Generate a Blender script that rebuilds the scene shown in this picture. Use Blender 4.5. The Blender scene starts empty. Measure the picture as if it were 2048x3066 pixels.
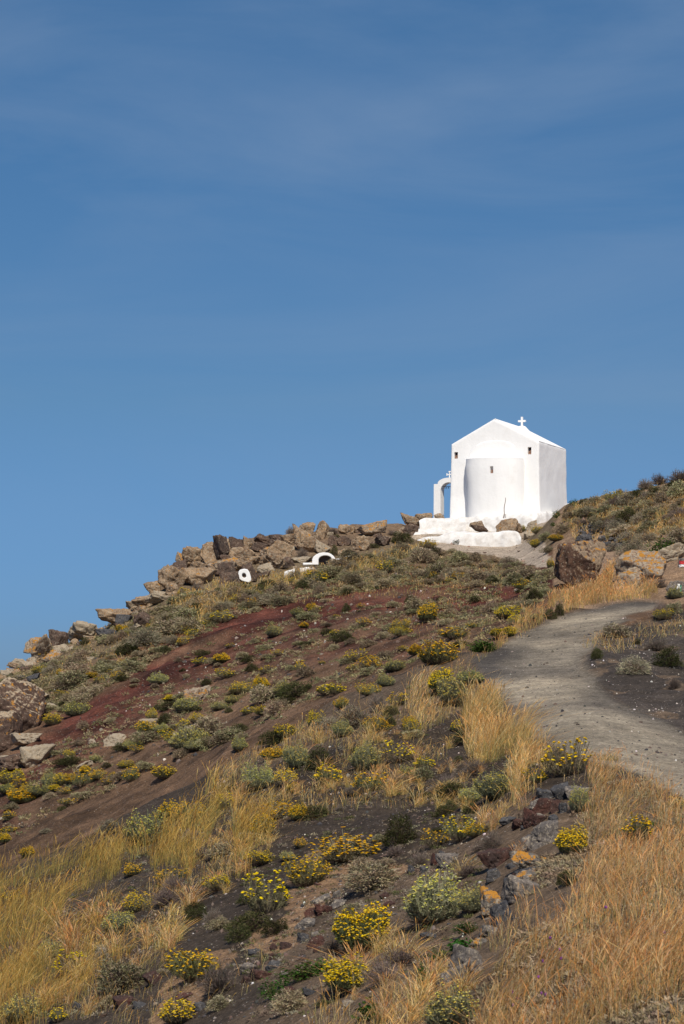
import bpy, bmesh, math, random
import numpy as np
from mathutils import Vector, Matrix
R = math.radians
rng = np.random.default_rng(7)
random.seed(7)
scene = bpy.context.scene
COL = scene.collection

# ------------------------------------------------------------------ camera
F, CX, CY, VH = 7253.0, 1024.0, 1533.0, 2060.0      # focal length and horizon in source pixels
PITCH = math.atan((VH - CY) / F)
cam_d = bpy.data.cameras.new("camera"); cam = bpy.data.objects.new("camera", cam_d); COL.objects.link(cam)
cam_d.sensor_fit = 'HORIZONTAL'; cam_d.sensor_width = 24.0; cam_d.lens = F / 2048 * 24.0
cam_d.clip_start = 0.3; cam_d.clip_end = 200000
cam.location = (0, 0, 0); cam.rotation_euler = (math.pi / 2 + PITCH, 0, 0)
cam_d.dof.use_dof = True; cam_d.dof.focus_distance = 72; cam_d.dof.aperture_fstop = 11.0
scene.camera = cam

# ------------------------------------------------------------------ sky, sun, exposure
SUN_AZ = R(-8)      # the sun stands behind the camera, a little to its right
SUN_EL = R(50)
w = bpy.data.worlds.new("World"); scene.world = w; w.use_nodes = True
nt = w.node_tree; nt.nodes.clear()
def N(t, typ, **kw):
    n = t.nodes.new(typ)
    for k, v in kw.items(): setattr(n, k, v)
    return n
def setramp(n, pts):
    cr = n.color_ramp
    while len(cr.elements) > 1: cr.elements.remove(cr.elements[-1])
    cr.elements[0].position = pts[0][0]; cr.elements[0].color = pts[0][1]
    for p, c in pts[1:]:
        e = cr.elements.new(p); e.color = c
def g(x): return (x, x, x, 1)
def rgb(r, g_, b): return (r, g_, b, 1)
out = N(nt, 'ShaderNodeOutputWorld'); bg = N(nt, 'ShaderNodeBackground')
sky = N(nt, 'ShaderNodeTexSky'); sky.sky_type = 'NISHITA'; sky.sun_disc = False
sky.sun_elevation = SUN_EL; sky.sun_rotation = math.pi + SUN_AZ
sky.altitude = 300; sky.air_density = 1.0; sky.dust_density = 0.3; sky.ozone_density = 3.0
SKY_STRENGTH = 0.10
tint = N(nt, 'ShaderNodeMix', data_type='RGBA', blend_type='MULTIPLY'); tint.inputs[0].default_value = 1.0
tc = N(nt, 'ShaderNodeTexCoord'); sep = N(nt, 'ShaderNodeSeparateXYZ')
nt.links.new(tc.outputs['Generated'], sep.inputs[0])
ramp = N(nt, 'ShaderNodeValToRGB')
setramp(ramp, [(0.0, rgb(.21, .37, .75)), (0.03, rgb(.21, .38, .75)), (0.118, rgb(.30, .450, .615)), (0.27, rgb(.31, .53, .68)), (.5, rgb(.6, .75, .95)), (1.0, rgb(.7, .8, 1.0))])
nt.links.new(sep.outputs[2], ramp.inputs[0])
nt.links.new(sky.outputs[0], tint.inputs[6]); nt.links.new(ramp.outputs[0], tint.inputs[7])
# thin streaks of cirrus
mp = N(nt, 'ShaderNodeMapping'); mp.inputs['Scale'].default_value = (2.6, 2.6, 11.0); mp.inputs['Rotation'].default_value = (0, R(-11), 0)
nz = N(nt, 'ShaderNodeTexNoise'); nz.inputs['Scale'].default_value = 1.6; nz.inputs['Detail'].default_value = 9; nz.inputs['Roughness'].default_value = .56
nz.inputs['Distortion'].default_value = .7
cr = N(nt, 'ShaderNodeValToRGB'); setramp(cr, [(0.40, g(0)), (0.75, g(.34))])
nt.links.new(tc.outputs['Generated'], mp.inputs[0]); nt.links.new(mp.outputs[0], nz.inputs[0]); nt.links.new(nz.outputs[0], cr.inputs[0])
hz = N(nt, 'ShaderNodeValToRGB'); setramp(hz, [(0.04, g(0.15)), (0.14, g(.7)), (0.25, g(1))])
nt.links.new(sep.outputs[2], hz.inputs[0])
mm = N(nt, 'ShaderNodeMath', operation='MULTIPLY'); nt.links.new(cr.outputs[0], mm.inputs[0]); nt.links.new(hz.outputs[0], mm.inputs[1])
cl = N(nt, 'ShaderNodeMix', data_type='RGBA'); cl.inputs[7].default_value = (2.6, 3.5, 5.0, 1)
nt.links.new(mm.outputs[0], cl.inputs[0]); nt.links.new(tint.outputs[2], cl.inputs[6])
nt.links.new(cl.outputs[2], bg.inputs[0]); bg.inputs[1].default_value = SKY_STRENGTH
nt.links.new(bg.outputs[0], out.inputs[0])

sd = bpy.data.lights.new("sun", 'SUN'); sd.energy = 4.4; sd.angle = R(0.5); sd.color = (1.0, .93, .82)
so = bpy.data.objects.new("sun", sd); COL.objects.link(so)
sdir = Vector((-math.sin(SUN_AZ) * math.cos(SUN_EL), -math.cos(SUN_AZ) * math.cos(SUN_EL), math.sin(SUN_EL)))
so.rotation_euler = sdir.to_track_quat('Z', 'Y').to_euler(); so.location = (0, 0, 60)
scene.view_settings.view_transform = 'Standard'; scene.view_settings.look = 'None'
scene.view_settings.exposure = 0.0; scene.view_settings.gamma = 1.0
scene.cycles.max_bounces = 6; scene.cycles.transparent_max_bounces = 4

# ------------------------------------------------------------------ helpers
def tag(o, label=None, cat=None, group=None, kind=None):
    if label: o['label'] = label
    if cat: o['category'] = cat
    if group: o['group'] = group
    if kind: o['kind'] = kind
    return o
def empty(name, loc=(0, 0, 0), rz=0.0):
    o = bpy.data.objects.new(name, None); o.empty_display_size = .2
    o.location = loc; o.rotation_euler = (0, 0, rz); COL.objects.link(o); return o
def link(name, me, parent=None, mat=None):
    o = bpy.data.objects.new(name, me); COL.objects.link(o)
    if parent is not None: o.parent = parent
    if mat is not None and not me.materials: me.materials.append(mat)
    return o
def mesh_np(name, V, Fq, col=None, mat=None, smooth=False):
    """V (n,3), Fq (m,3 or 4)"""
    me = bpy.data.meshes.new(name); V = np.asarray(V, np.float32); Fq = np.asarray(Fq, np.int32); k = Fq.shape[1]
    me.vertices.add(len(V)); me.vertices.foreach_set('co', V.ravel())
    me.loops.add(Fq.size); me.loops.foreach_set('vertex_index', Fq.ravel())
    me.polygons.add(len(Fq)); me.polygons.foreach_set('loop_start', np.arange(0, Fq.size, k, dtype=np.int32))
    me.polygons.foreach_set('loop_total', np.full(len(Fq), k, np.int32))
    me.polygons.foreach_set('use_smooth', np.full(len(Fq), smooth, bool))
    if col is not None:
        at = me.color_attributes.new('col', 'FLOAT_COLOR', 'POINT')
        c = np.ones((len(V), 4), np.float32); c[:, :3] = col; at.data.foreach_set('color', c.ravel())
    me.update(calc_edges=True)
    if mat: me.materials.append(mat)
    return me
def _h(ix, iy, iz, seed):
    h = (ix.astype(np.int64) * 374761393 + iy.astype(np.int64) * 668265263 + iz.astype(np.int64) * 1274126177 + seed * 144665) & 0xffffffff
    h = ((h ^ (h >> 13)) * 1274126177) & 0xffffffff
    return ((h ^ (h >> 16)) & 0xffff) / 65535.0
def vnoise(P, seed=0):
    P = np.asarray(P, float); i = np.floor(P).astype(np.int64); f = P - i; f = f * f * (3 - 2 * f); r = 0
    for dx in (0, 1):
        for dy in (0, 1):
            for dz in (0, 1):
                wgt = (f[:, 0] if dx else 1 - f[:, 0]) * (f[:, 1] if dy else 1 - f[:, 1]) * (f[:, 2] if dz else 1 - f[:, 2])
                r = r + wgt * _h(i[:, 0] + dx, i[:, 1] + dy, i[:, 2] + dz, seed)
    return r * 2 - 1
def fbm(P, octv=4, seed=0, gain=.5):
    s = 0; a = 1.0; P = np.asarray(P, float)
    for k in range(octv):
        s = s + a * vnoise(P * (2 ** k) + k * 17.3, seed + k); a *= gain
    return s
def xy0(x, y, s): return np.stack([x / s, y / s, np.zeros_like(x)], 1)

fw = np.array([0, math.cos(PITCH), math.sin(PITCH)]); up = np.array([0, -math.sin(PITCH), math.cos(PITCH)])
def rays(u, v):
    u = np.asarray(u, float); v = np.asarray(v, float)
    r = fw[None] + np.outer((u - CX) / F, [1, 0, 0]) + np.outer((CY - v) / F, up)
    return r / r[:, 1:2]
def point(u, v, d): return rays([u], [v])[0] * d
def project(P):
    zc = P @ fw; return CX + F * P[:, 0] / zc, CY - F * (P @ up) / zc
def inpoly(u, v, poly):
    r = np.zeros(len(u), bool); n = len(poly)
    for i in range(n):
        x1, y1 = poly[i]; x2, y2 = poly[(i + 1) % n]
        if y1 == y2: continue
        c = ((y1 > v) != (y2 > v)) & (u < (x2 - x1) * (v - y1) / (y2 - y1) + x1); r ^= c
    return r

# ------------------------------------------------------------------ terrain: survey points (pixel, distance) of the real slope
SURV = {
 -500: [(3066, 34), (2760, 44), (2740, 62), (2500, 74), (2260, 88)],
 0:    [(3300, 24), (3066, 28), (2800, 35), (2630, 42), (2560, 60), (2300, 72), (2130, 82), (2015, 90)],
 180:  [(2100, 81), (1945, 93)],
 350:  [(3066, 25), (2750, 33), (2490, 42), (2420, 58), (2200, 70), (2000, 84), (1865, 96)],
 500:  [(1960, 84), (1740, 101)],
 700:  [(3300, 19), (3066, 22), (2700, 30), (2310, 43), (2250, 56), (2000, 76), (1800, 92), (1690, 101), (1630, 108)],
 900:  [(1720, 98), (1600, 112)],
 1050: [(3300, 16.5), (3066, 19), (2700, 27), (2320, 38), (2090, 50), (2040, 60), (1850, 80), (1700, 96), (1620, 108), (1592, 114)],
 1280: [(1640, 105), (1562, 114)],
 1400: [(3300, 15), (3066, 17), (2700, 23.5), (2350, 34), (2150, 42), (1990, 50), (1900, 62), (1780, 82), (1685, 98), (1637, 106), (1588, 111), (1552, 116)],
 1550: [(1640, 105), (1552, 118), (1700, 93)],
 1700: [(3300, 13.5), (3066, 15), (2700, 20), (2400, 27), (2250, 33), (2150, 38), (2000, 48), (1850, 60), (1780, 68), (1700, 80), (1620, 92), (1520, 103)],
 1870: [(1600, 88), (1474, 101)],
 2048: [(3300, 12.5), (3066, 14), (2700, 19), (2500, 24), (2340, 30), (2250, 34), (2130, 41), (2000, 47), (1900, 52), (1800, 62), (1750, 68), (1650, 76), (1550, 86), (1432, 98)],
 2500: [(3066, 13), (2500, 21), (2250, 32), (2100, 42), (1950, 48), (1800, 60), (1600, 78), (1400, 98)],
}
cpt = []
for u, lst in SURV.items():
    for v, d in lst:
        P = point(u, v, d); cpt.append((P[0] / P[1] * F / 1000, math.log(d), P[2]))
for u, z1, z2 in [(-500, -6, -14), (0, -3.5, -12), (350, -1.5, -9), (700, 3.5, -5), (1050, 6.0, 0), (1400, 7.7, 4), (1700, 8.2, 6), (2048, 9.0, 8), (2500, 9.5, 9)]:
    a = (u - CX) / 1000; cpt.append((a, math.log(124), z1)); cpt.append((a, math.log(160), z2))
for u in (-500, 300, 1024, 1700, 2500):
    cpt.append(((u - CX) / 1000, math.log(6.0), -1.75)); cpt.append(((u - CX) / 1000, math.log(1.5), -1.65))
for u in (-500, 0, 180, 350, 500, 700, 900, 1050, 1280, 1400, 1700, 1870, 2048, 2500):
    v, d = min(SURV[u]) if u != -500 else SURV[u][-1]
    P = point(u, v, d); cpt.append((P[0] / P[1] * F / 1000, math.log(d * 1.07), P[2] - (.55 if u < 1000 else .1)))
cpt = np.array(cpt)
def _K(r2): return np.where(r2 > 1e-12, r2 * np.log(np.maximum(r2, 1e-12)), 0)
A = cpt[:, :2] * np.array([1.0, 1.6])
n = len(A); M = np.zeros((n + 3, n + 3)); M[:n, :n] = _K(((A[:, None] - A[None]) ** 2).sum(2)) + np.eye(n) * 2e-4
M[:n, n] = 1; M[:n, n + 1:] = A; M[n, :n] = 1; M[n + 1:, :n] = A.T
SOL = np.linalg.solve(M, np.concatenate([cpt[:, 2], [0, 0, 0]]))
def tps(a, b):
    Q = np.stack([a, b * 1.6], 1); o = np.empty(len(Q))
    for s in range(0, len(Q), 40000):
        q = Q[s:s + 40000]; o[s:s + 40000] = _K(((q[:, None] - A[None]) ** 2).sum(2)) @ SOL[:n] + SOL[n] + q @ SOL[n + 1:]
    return o
PATH = [(1975, 1797), (1880, 1800), (1800, 1812), (1700, 1838), (1600, 1880), (1500, 1930), (1415, 1972), (1438, 2020), (1490, 2100), (1545, 2170), (1640, 2225),
        (1760, 2275), (1850, 2300), (1960, 2350), (2100, 2430), (2500, 2650), (2900, 2900), (2900, 2300), (2500, 2250), (2060, 2195), (1960, 2150), (1870, 2105), (1800, 2060), (1745, 2000), (1760, 1950), (1810, 1895), (1900, 1838), (1980, 1812)]
TERR = [(1230, 1648), (1300, 1622), (1430, 1618), (1560, 1618), (1630, 1622), (1650, 1660), (1652, 1700), (1600, 1695), (1540, 1680), (1480, 1662), (1400, 1652), (1320, 1648)]
Amin, Amax = (-420 - CX) / F, (2470 - CX) / F
NC = 390
ain = np.linspace(Amin, Amax, NC); ph = np.arctan(ain)
pho = np.linspace(ph[-1], ph[0] + 2 * math.pi, 62)[1:-1]
rho = np.concatenate([np.geomspace(.3, 13.5, 40)[:-1], np.geomspace(13.5, 136, 1150), np.geomspace(136, 3000, 46)[1:]])
NR = len(rho)
def relief(x, y):
    near = np.clip((y - 8) / 60, 0.15, 1)
    return -.03 + .16 * near * fbm(xy0(x, y, 2.3), 3, 3) + .06 * (0.35 + .65 * near) * fbm(xy0(x, y, .45), 3, 9) + .10 * near * (1 - np.abs(vnoise(xy0(x, y, 1.1) * np.array([1, .45, 1]), 33))) ** 3
lr = np.log(np.maximum(rho, 1.5))
AA, BB = np.meshgrid(ain * F / 1000, lr, indexing='ij')
# coarse evaluation then bilinear refinement in distance keeps this quick
Zc = tps(AA.ravel(), BB.ravel()).reshape(NC, NR)
Xi = ain[:, None] * rho[None]; Yi = np.broadcast_to(rho, (NC, NR)).copy()
far = np.clip((rho - 138) / 500, 0, 2)[None] ** 1.0
Uv, Vv = project(np.stack([Xi.ravel(), Yi.ravel(), Zc.ravel()], 1))
onpath = (inpoly(Uv, Vv, PATH) & (Yi.ravel() < 66) & (Yi.ravel() > 14)).reshape(NC, NR)
onterr = (inpoly(Uv, Vv, TERR) & (Yi.ravel() > 85)).reshape(NC, NR)
def blur(m, k):
    m = m.astype(float)
    for ax in (0, 1):
        c = np.cumsum(np.pad(m, [(k + 1, k) if ax == i else (0, 0) for i in (0, 1)], mode='edge'), axis=ax)
        m = (np.take(c, range(2 * k + 1, c.shape[ax]), ax) - np.take(c, range(0, c.shape[ax] - 2 * k - 1), ax)) / (2 * k + 1)
    return m
pm = blur(onpath, 5); tm_ = blur(onterr, 3)
Zc = np.where(rho[None] > 138, Zc[:, [np.searchsorted(rho, 138)]] * np.exp(-(rho[None] - 138) / 60) - 215 * (1 - np.exp(-np.maximum(rho[None] - 138, 0) / 160)), Zc)
Zi = Zc + relief(Xi.ravel(), Yi.ravel()).reshape(NC, NR) * (1 - .93 * pm) * (1 - .8 * tm_) - .05 * pm
Xo = []; Yo = []; Zo = []
c0 = math.cos(ph[-1])
for k, q in enumerate(pho):
    t = (k + 1) / (len(pho) + 1)
    c0 = math.cos(ph[-1]) * (1 - t) + math.cos(ph[0]) * t
    x = rho / c0 * math.sin(q); y = rho / c0 * math.cos(q); s = t * t * (3 - 2 * t)
    Xo.append(x); Yo.append(y); Zo.append(Zi[-1] * (1 - s) + Zi[0] * s)
TX = np.concatenate([Xi, np.array(Xo)]); TY = np.concatenate([Yi, np.array(Yo)]); TZ = np.concatenate([Zi, np.array(Zo)])
def ground_z(x, y):
    x = np.atleast_1d(np.asarray(x, float)); y = np.atleast_1d(np.asarray(y, float))
    ia = np.clip((x / y - Amin) / (Amax - Amin) * (NC - 1), 0, NC - 1.001); ib = np.clip(np.interp(y, rho, np.arange(NR)), 0, NR - 1.001)
    i = ia.astype(int); j = ib.astype(int); fa = ia - i; fb = ib - j
    return (Zi[i, j] * (1 - fa) + Zi[i + 1, j] * fa) * (1 - fb) + (Zi[i, j + 1] * (1 - fa) + Zi[i + 1, j + 1] * fa) * fb
EM = np.maximum.accumulate(Zi / rho[None], axis=1)
j0 = int(np.searchsorted(rho, 8.0)); jc = int(np.searchsorted(rho, 135))
CREST = np.array([j0 + int(np.argmax((Zi[i] / rho)[j0:jc])) for i in range(NC)])
def hit(u, v):
    """first place where the sight line through a pixel meets the slope; returns points and a flag where it misses"""
    r = rays(u, v); ia = np.clip(np.rint((r[:, 0] - Amin) / (Amax - Amin) * (NC - 1)), 0, NC - 1).astype(int)
    P = np.zeros((len(r), 3)); miss = np.zeros(len(r), bool)
    for k in range(len(r)):
        e = EM[ia[k]]; j = int(np.searchsorted(e, r[k, 2]))
        if j >= jc: j = CREST[ia[k]]; miss[k] = True; d = rho[j]
        else:
            d = rho[j]
        P[k] = r[k] * d
        if not miss[k]: P[k, 2] = ground_z(P[k, 0], d)[0]
    return P, miss
def hit1(u, v):
    P, m = hit([u], [v]); return P[0], bool(m[0])

# ---- soil colours, by where each kind of ground lies
nV = TX.size
xf, yf, zf = TX.ravel(), TY.ravel(), TZ.ravel()
U, V = project(np.stack([xf, np.maximum(yf, .1), zf], 1))
wrpL = fbm(xy0(xf, yf, 4.5), 4, 141); wrp = fbm(xy0(xf, yf, 1.6), 4, 21); wrp2 = fbm(xy0(xf, yf, 1.6), 4, 41)
dd = np.maximum(yf, 1); sc_ = F / dd * .25
Uw = U + wrp * sc_; Vw = V + wrp2 * sc_ * .5
def cx_(c): return np.array(c)
brown = cx_((.128, .080, .050)); redc = cx_((.086, .031, .022)); darkg = cx_((.066, .051, .039)); pathc = cx_((.315, .275, .212)); sand = cx_((.40, .335, .27))
tan_ = cx_((.30, .19, .11)); soil = cx_((.165, .118, .080)); knoll = cx_((.25, .17, .11)); grn = cx_((.17, .135, .085))
C = np.tile(brown, (nV, 1))
nb = fbm(xy0(xf, yf, 5.0), 4, 5)[:, None]
C = C * (1 + .25 * nb)
def paint(mask, c, a=1.0):
    global C
    m = mask.astype(float)[:, None] * a; C = C * (1 - m) + np.asarray(c) * m
# red cinder band on the far slope: distance below/above a centre line in the picture plane of the slope
def band(us, vs, wd):
    vc = np.interp(Uw, us, vs); hw = np.interp(Uw, us, wd); return np.clip(1.25 - np.abs(Vw + 45 * wrpL - vc) / hw, 0, 1)
farm = (yf > 52)
blot = np.clip(1.1 - .75 * np.clip(fbm(xy0(xf, yf, 1.9), 4, 151) * 1.8, 0, 1), 0, 1)
rb = blot * band([0, 130, 300, 480, 700, 900, 1150, 1400, 1650, 1750], [2420, 2270, 2150, 2010, 1890, 1850, 1830, 1775, 1735, 1720], [75, 95, 100, 120, 135, 150, 140, 90, 75, 60])
paint(farm, redc, 0)
C = C * (1 - (rb * farm)[:, None]) + redc * (1 + .35 * wrp[:, None]) * (rb * farm)[:, None]
C = np.where(farm[:, None], C * (1 + .45 * fbm(xy0(xf, yf, .7), 3, 15))[:, None], C)
up_ = np.clip((np.interp(Uw, [0, 300, 600, 900, 1300, 1650], [2180, 2010, 1830, 1760, 1700, 1690]) - Vw) / 50, 0, 1) * farm * (Uw < 1660)
C = C * (1 - up_[:, None] * .75) + grn * up_[:, None] * .75
spur = (yf < 53) & ~((V < 1990) & (yf > 48))
paint(yf < 53, darkg * 1.0)
C = np.where((yf < 53)[:, None], C * (1 + .3 * nb), C)
# paler silt streaks running down the dark slope
st = np.clip(fbm(np.stack([(Uw + .9 * Vw) / 900, (Vw * .9 - .1 * Uw) / 90 + (Uw) / 240, np.zeros(nV)], 1), 4, 77) * 1.6 - .35, 0, 1) * (yf < 53) * (Uw > 650)
C = C * (1 - st[:, None] * .55) + soil * st[:, None] * .55
low = np.clip((Vw - np.interp(Uw, [900, 1200, 1500], [2760, 2560, 2330])) / 90, 0, 1) * (yf < 45) * (Uw > 800)
C = C * (1 - low[:, None] * .8) + soil * low[:, None] * .8
for pl in ([(930, 2560), (1010, 2520), (1130, 2600), (1060, 2650), (960, 2700), (900, 2760), (860, 2790), (820, 2880), (700, 2860), (730, 2800), (830, 2740), (880, 2660)],
           [(480, 2960), (560, 2860), (660, 2840), (700, 2900), (640, 2990), (520, 3060)], [(930, 2560), (1080, 2600), (1160, 2610), (1060, 2570)],
           [(1040, 2640), (1130, 2600), (1180, 2600), (1060, 2680)]):
    paint(inpoly(Uw, Vw, pl) & (yf < 50), tan_, .85)
paint((yf > 62) & (U > 1655) & ~((V > 1750) & (yf < 60)), knoll * (1 + .2 * nb), 1.0)
paint(inpoly(Uw, Vw, [(1830, 1700), (1990, 1640), (1990, 1600), (1800, 1640), (1780, 1740)]) & (yf > 60), cx_((.27, .19, .13)))
bank = inpoly(U, V, [(1745, 2000), (1760, 1950), (1810, 1895), (1960, 1850), (2060, 1830), (2700, 1700), (2700, 2300), (2060, 2195), (1960, 2150), (1870, 2105)]) & (yf < 60) & (yf > 35)
paint(bank, cx_((.060, .050, .043)) * (1 + .3 * nb))
bk = bank & (fbm(xy0(xf, yf, .9), 3, 61) > .35); paint(bk, soil, .7)
on = (inpoly(Uw * .5 + U * .5, Vw * .4 + V * .6, PATH) & (yf < 66) & (yf > 14)); pmf = np.zeros(nV); pmf[:NC * NR] = blur(on[:NC * NR].reshape(NC, NR), 2).ravel(); pin = np.zeros(nV); pin[:NC * NR] = blur(on[:NC * NR].reshape(NC, NR), 20).ravel()
ptrack = np.clip(pin * 1.5 - .55 + .6 * fbm(xy0(xf, yf * .35, 1.3), 3, 88), 0, 1)[:, None]
pc = cx_((.090, .080, .070)) * (1 - ptrack) + pathc * ptrack
pc = pc * (1 + .22 * fbm(xy0(xf, yf * .5, 1.1), 3, 98)[:, None]) + cx_((.03, .02, .01)) * ptrack * np.clip(wrp2, 0, 1)[:, None]
C = C * (1 - pmf[:, None]) + pc * pmf[:, None]
ont = inpoly(U * .5 + Uw * .5, V * .7 + Vw * .3, TERR) & (yf > 85)
paint(ont, sand * (1 + .12 * nb), .95)
rk = np.clip((np.interp(Uw, [450, 560, 800, 1250], [1800, 1740, 1690, 1610]) - Vw) / 25, 0, 1) * (yf > 85) * (Uw < 1290) * (Uw > 420)
C = C * (1 - rk[:, None] * .8) + cx_((.19, .13, .085)) * rk[:, None] * .8
paint((yf > 108) & (U > 1230) & (U < 1720), sand, .8)
C = np.clip(C * np.array([1.16, 1.11, 1.04]), .008, .8)

def nodemat(name):
    m = bpy.data.materials.new(name); m.use_nodes = True; t = m.node_tree; b = t.nodes['Principled BSDF']; return m, t, b
def bump(t, b, height, strength, dist):
    n = N(t, 'ShaderNodeBump'); n.inputs['Strength'].default_value = strength; n.inputs['Distance'].default_value = dist
    t.links.new(height, n.inputs['Height']); t.links.new(n.outputs[0], b.inputs['Normal']); return n
def noise(t, vec, scale, detail=4, rough=.6):
    n = N(t, 'ShaderNodeTexNoise'); n.inputs['Scale'].default_value = scale; n.inputs['Detail'].default_value = detail; n.inputs['Roughness'].default_value = rough
    t.links.new(vec, n.inputs['Vector']); return n.outputs[0]
def ramp_(t, src, pts):
    n = N(t, 'ShaderNodeValToRGB'); setramp(n, pts); t.links.new(src, n.inputs[0]); return n.outputs[0]
def mix(t, fac, a, b, mode='MIX'):
    n = N(t, 'ShaderNodeMix', data_type='RGBA', blend_type=mode)
    for s, i in ((fac, 0), (a, 6), (b, 7)):
        if hasattr(s, 'is_output') or isinstance(s, bpy.types.NodeSocket): t.links.new(s, n.inputs[i])
        else: n.inputs[i].default_value = s
    return n.outputs[2]

gm, t, b = nodemat("ground_soil")
geo = N(t, 'ShaderNodeNewGeometry').outputs['Position']
at = N(t, 'ShaderNodeAttribute', attribute_name='col').outputs['Color']
n1 = noise(t, geo, 2.2, 6, .7); n2 = noise(t, geo, 16, 5, .75); n3 = noise(t, geo, 60, 3, .7)
c = mix(t, 1.0, at, ramp_(t, n1, [(.3, g(.62)), (.7, g(1.35))]), 'MULTIPLY')
c = mix(t, 1.0, c, ramp_(t, n2, [(.32, g(.45)), (.52, g(1.0)), (.72, g(1.7))]), 'MULTIPLY')
c = mix(t, 1.0, c, ramp_(t, n3, [(.3, g(.6)), (.7, g(1.4))]), 'MULTIPLY')
vo = N(t, 'ShaderNodeTexVoronoi'); vo.inputs['Scale'].default_value = 26; t.links.new(geo, vo.inputs['Vector'])
sepc = N(t, 'ShaderNodeSeparateColor'); t.links.new(vo.outputs['Color'], sepc.inputs[0])
pick = ramp_(t, sepc.outputs[0], [(.93, g(0)), (.94, g(1))]); close = ramp_(t, vo.outputs['Distance'], [(.25, g(1)), (.33, g(0))])
pk = mix(t, 1.0, pick, close, 'MULTIPLY')
c = mix(t, pk, c, rgb(.42, .36, .30))
t.links.new(c, b.inputs['Base Color']); b.inputs['Roughness'].default_value = .95; b.inputs['Specular IOR Level'].default_value = .15
hh = mix(t, .5, n2, n3); bump(t, b, hh, 1.0, .05)

faces = []
NA = TX.shape[0]
idx = np.arange(NA * NR).reshape(NA, NR); nx_ = np.roll(idx, -1, axis=0)
Fq = np.stack([idx[:, :-1], nx_[:, :-1], nx_[:, 1:], idx[:, 1:]], 2).reshape(-1, 4)
ctr = len(xf); Vt = np.concatenate([np.stack([xf, yf, zf], 1), [[0, 0, zf.reshape(NA, NR)[:, 0].mean()]]])
capq = np.stack([np.full(NA // 2, ctr), idx[:NA - 1:2, 0][:NA // 2], idx[1::2, 0][:NA // 2], np.roll(idx[::2, 0], -1)[:NA // 2]], 1)
me = mesh_np("ground", Vt, np.concatenate([Fq, capq])[:, ::-1], np.concatenate([C, [darkg]]), gm, True)
ground = link("ground", me); tag(ground, kind='structure')

sm, t, b = nodemat("sea_water"); b.inputs['Base Color'].default_value = rgb(.02, .06, .12); b.inputs['Roughness'].default_value = .25
geo_ = N(t, 'ShaderNodeNewGeometry').outputs['Position']; bump(t, b, noise(t, geo_, .05, 5), .4, 1.0)
th = np.linspace(0, 2 * math.pi, 65)[:-1]; rr = [0.1, 600, 4000, 60000]
Vs = np.concatenate([np.stack([r_ * np.cos(th), r_ * np.sin(th), np.full(64, -200.)], 1) for r_ in rr]); ii = np.arange(64)
Fs = np.concatenate([np.stack([k * 64 + ii, k * 64 + (ii + 1) % 64, (k + 1) * 64 + (ii + 1) % 64, (k + 1) * 64 + ii], 1) for k in range(3)])
tag(link("sea", mesh_np("sea", Vs, Fs[:, ::-1], None, sm)), kind='structure')

# ------------------------------------------------------------------ materials
def rockmat(name, c1, c2, orange=.0, pale=.0, dark=.4, bmp=.10, sc=1.0, face=None, facec=(.30, .215, .14)):
    m, t, b = nodemat(name)
    gn = N(t, 'ShaderNodeNewGeometry'); geo = gn.outputs['Position']
    n1 = noise(t, geo, 1.6 * sc, 6, .65); n2 = noise(t, geo, 9 * sc, 6, .7); n3 = noise(t, geo, 34 * sc, 4, .7)
    c = mix(t, ramp_(t, n1, [(.38, g(0)), (.62, g(1))]), rgb(*c1), rgb(*c2))
    if face:      # weathered crust and broken brown rock by facing; lit and shaded sides put into the colour
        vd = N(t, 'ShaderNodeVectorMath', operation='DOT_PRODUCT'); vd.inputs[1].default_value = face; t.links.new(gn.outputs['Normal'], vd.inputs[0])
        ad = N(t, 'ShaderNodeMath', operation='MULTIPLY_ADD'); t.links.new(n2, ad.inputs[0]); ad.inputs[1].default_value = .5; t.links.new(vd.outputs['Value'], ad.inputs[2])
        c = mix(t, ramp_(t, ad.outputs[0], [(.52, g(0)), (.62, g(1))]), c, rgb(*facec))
    c = mix(t, 1.0, c, ramp_(t, n2, [(.3, g(.5)), (.5, g(1.0)), (.72, g(1.5))]), 'MULTIPLY')
    c = mix(t, 1.0, c, ramp_(t, n3, [(.3, g(.72)), (.7, g(1.25))]), 'MULTIPLY')
    if pale > 0:
        n4 = noise(t, geo, 13 * sc, 5, .75); c = mix(t, ramp_(t, n4, [(.62 - .18 * pale, g(0)), (.68 - .18 * pale, g(.8))]), c, rgb(.44, .37, .27))
    if orange > 0:
        sp = N(t, 'ShaderNodeSeparateXYZ'); t.links.new(gn.outputs['Normal'], sp.inputs[0])
        upm = ramp_(t, sp.outputs[2], [(.0, g(0)), (.45, g(1))])
        n5 = noise(t, geo, 4.6 * sc, 6, .72); lm = ramp_(t, n5, [(.72 - .22 * orange, g(0)), (.745 - .22 * orange, g(1))])
        c = mix(t, mix(t, 1.0, upm, lm, 'MULTIPLY'), c, mix(t, n3, rgb(.50, .17, .015), rgb(.42, .25, .05)))
    t.links.new(c, b.inputs['Base Color']); b.inputs['Roughness'].default_value = .93; b.inputs['Specular IOR Level'].default_value = .2
    bump(t, b, mix(t, .45, n2, n3), .9, bmp); return m
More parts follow.
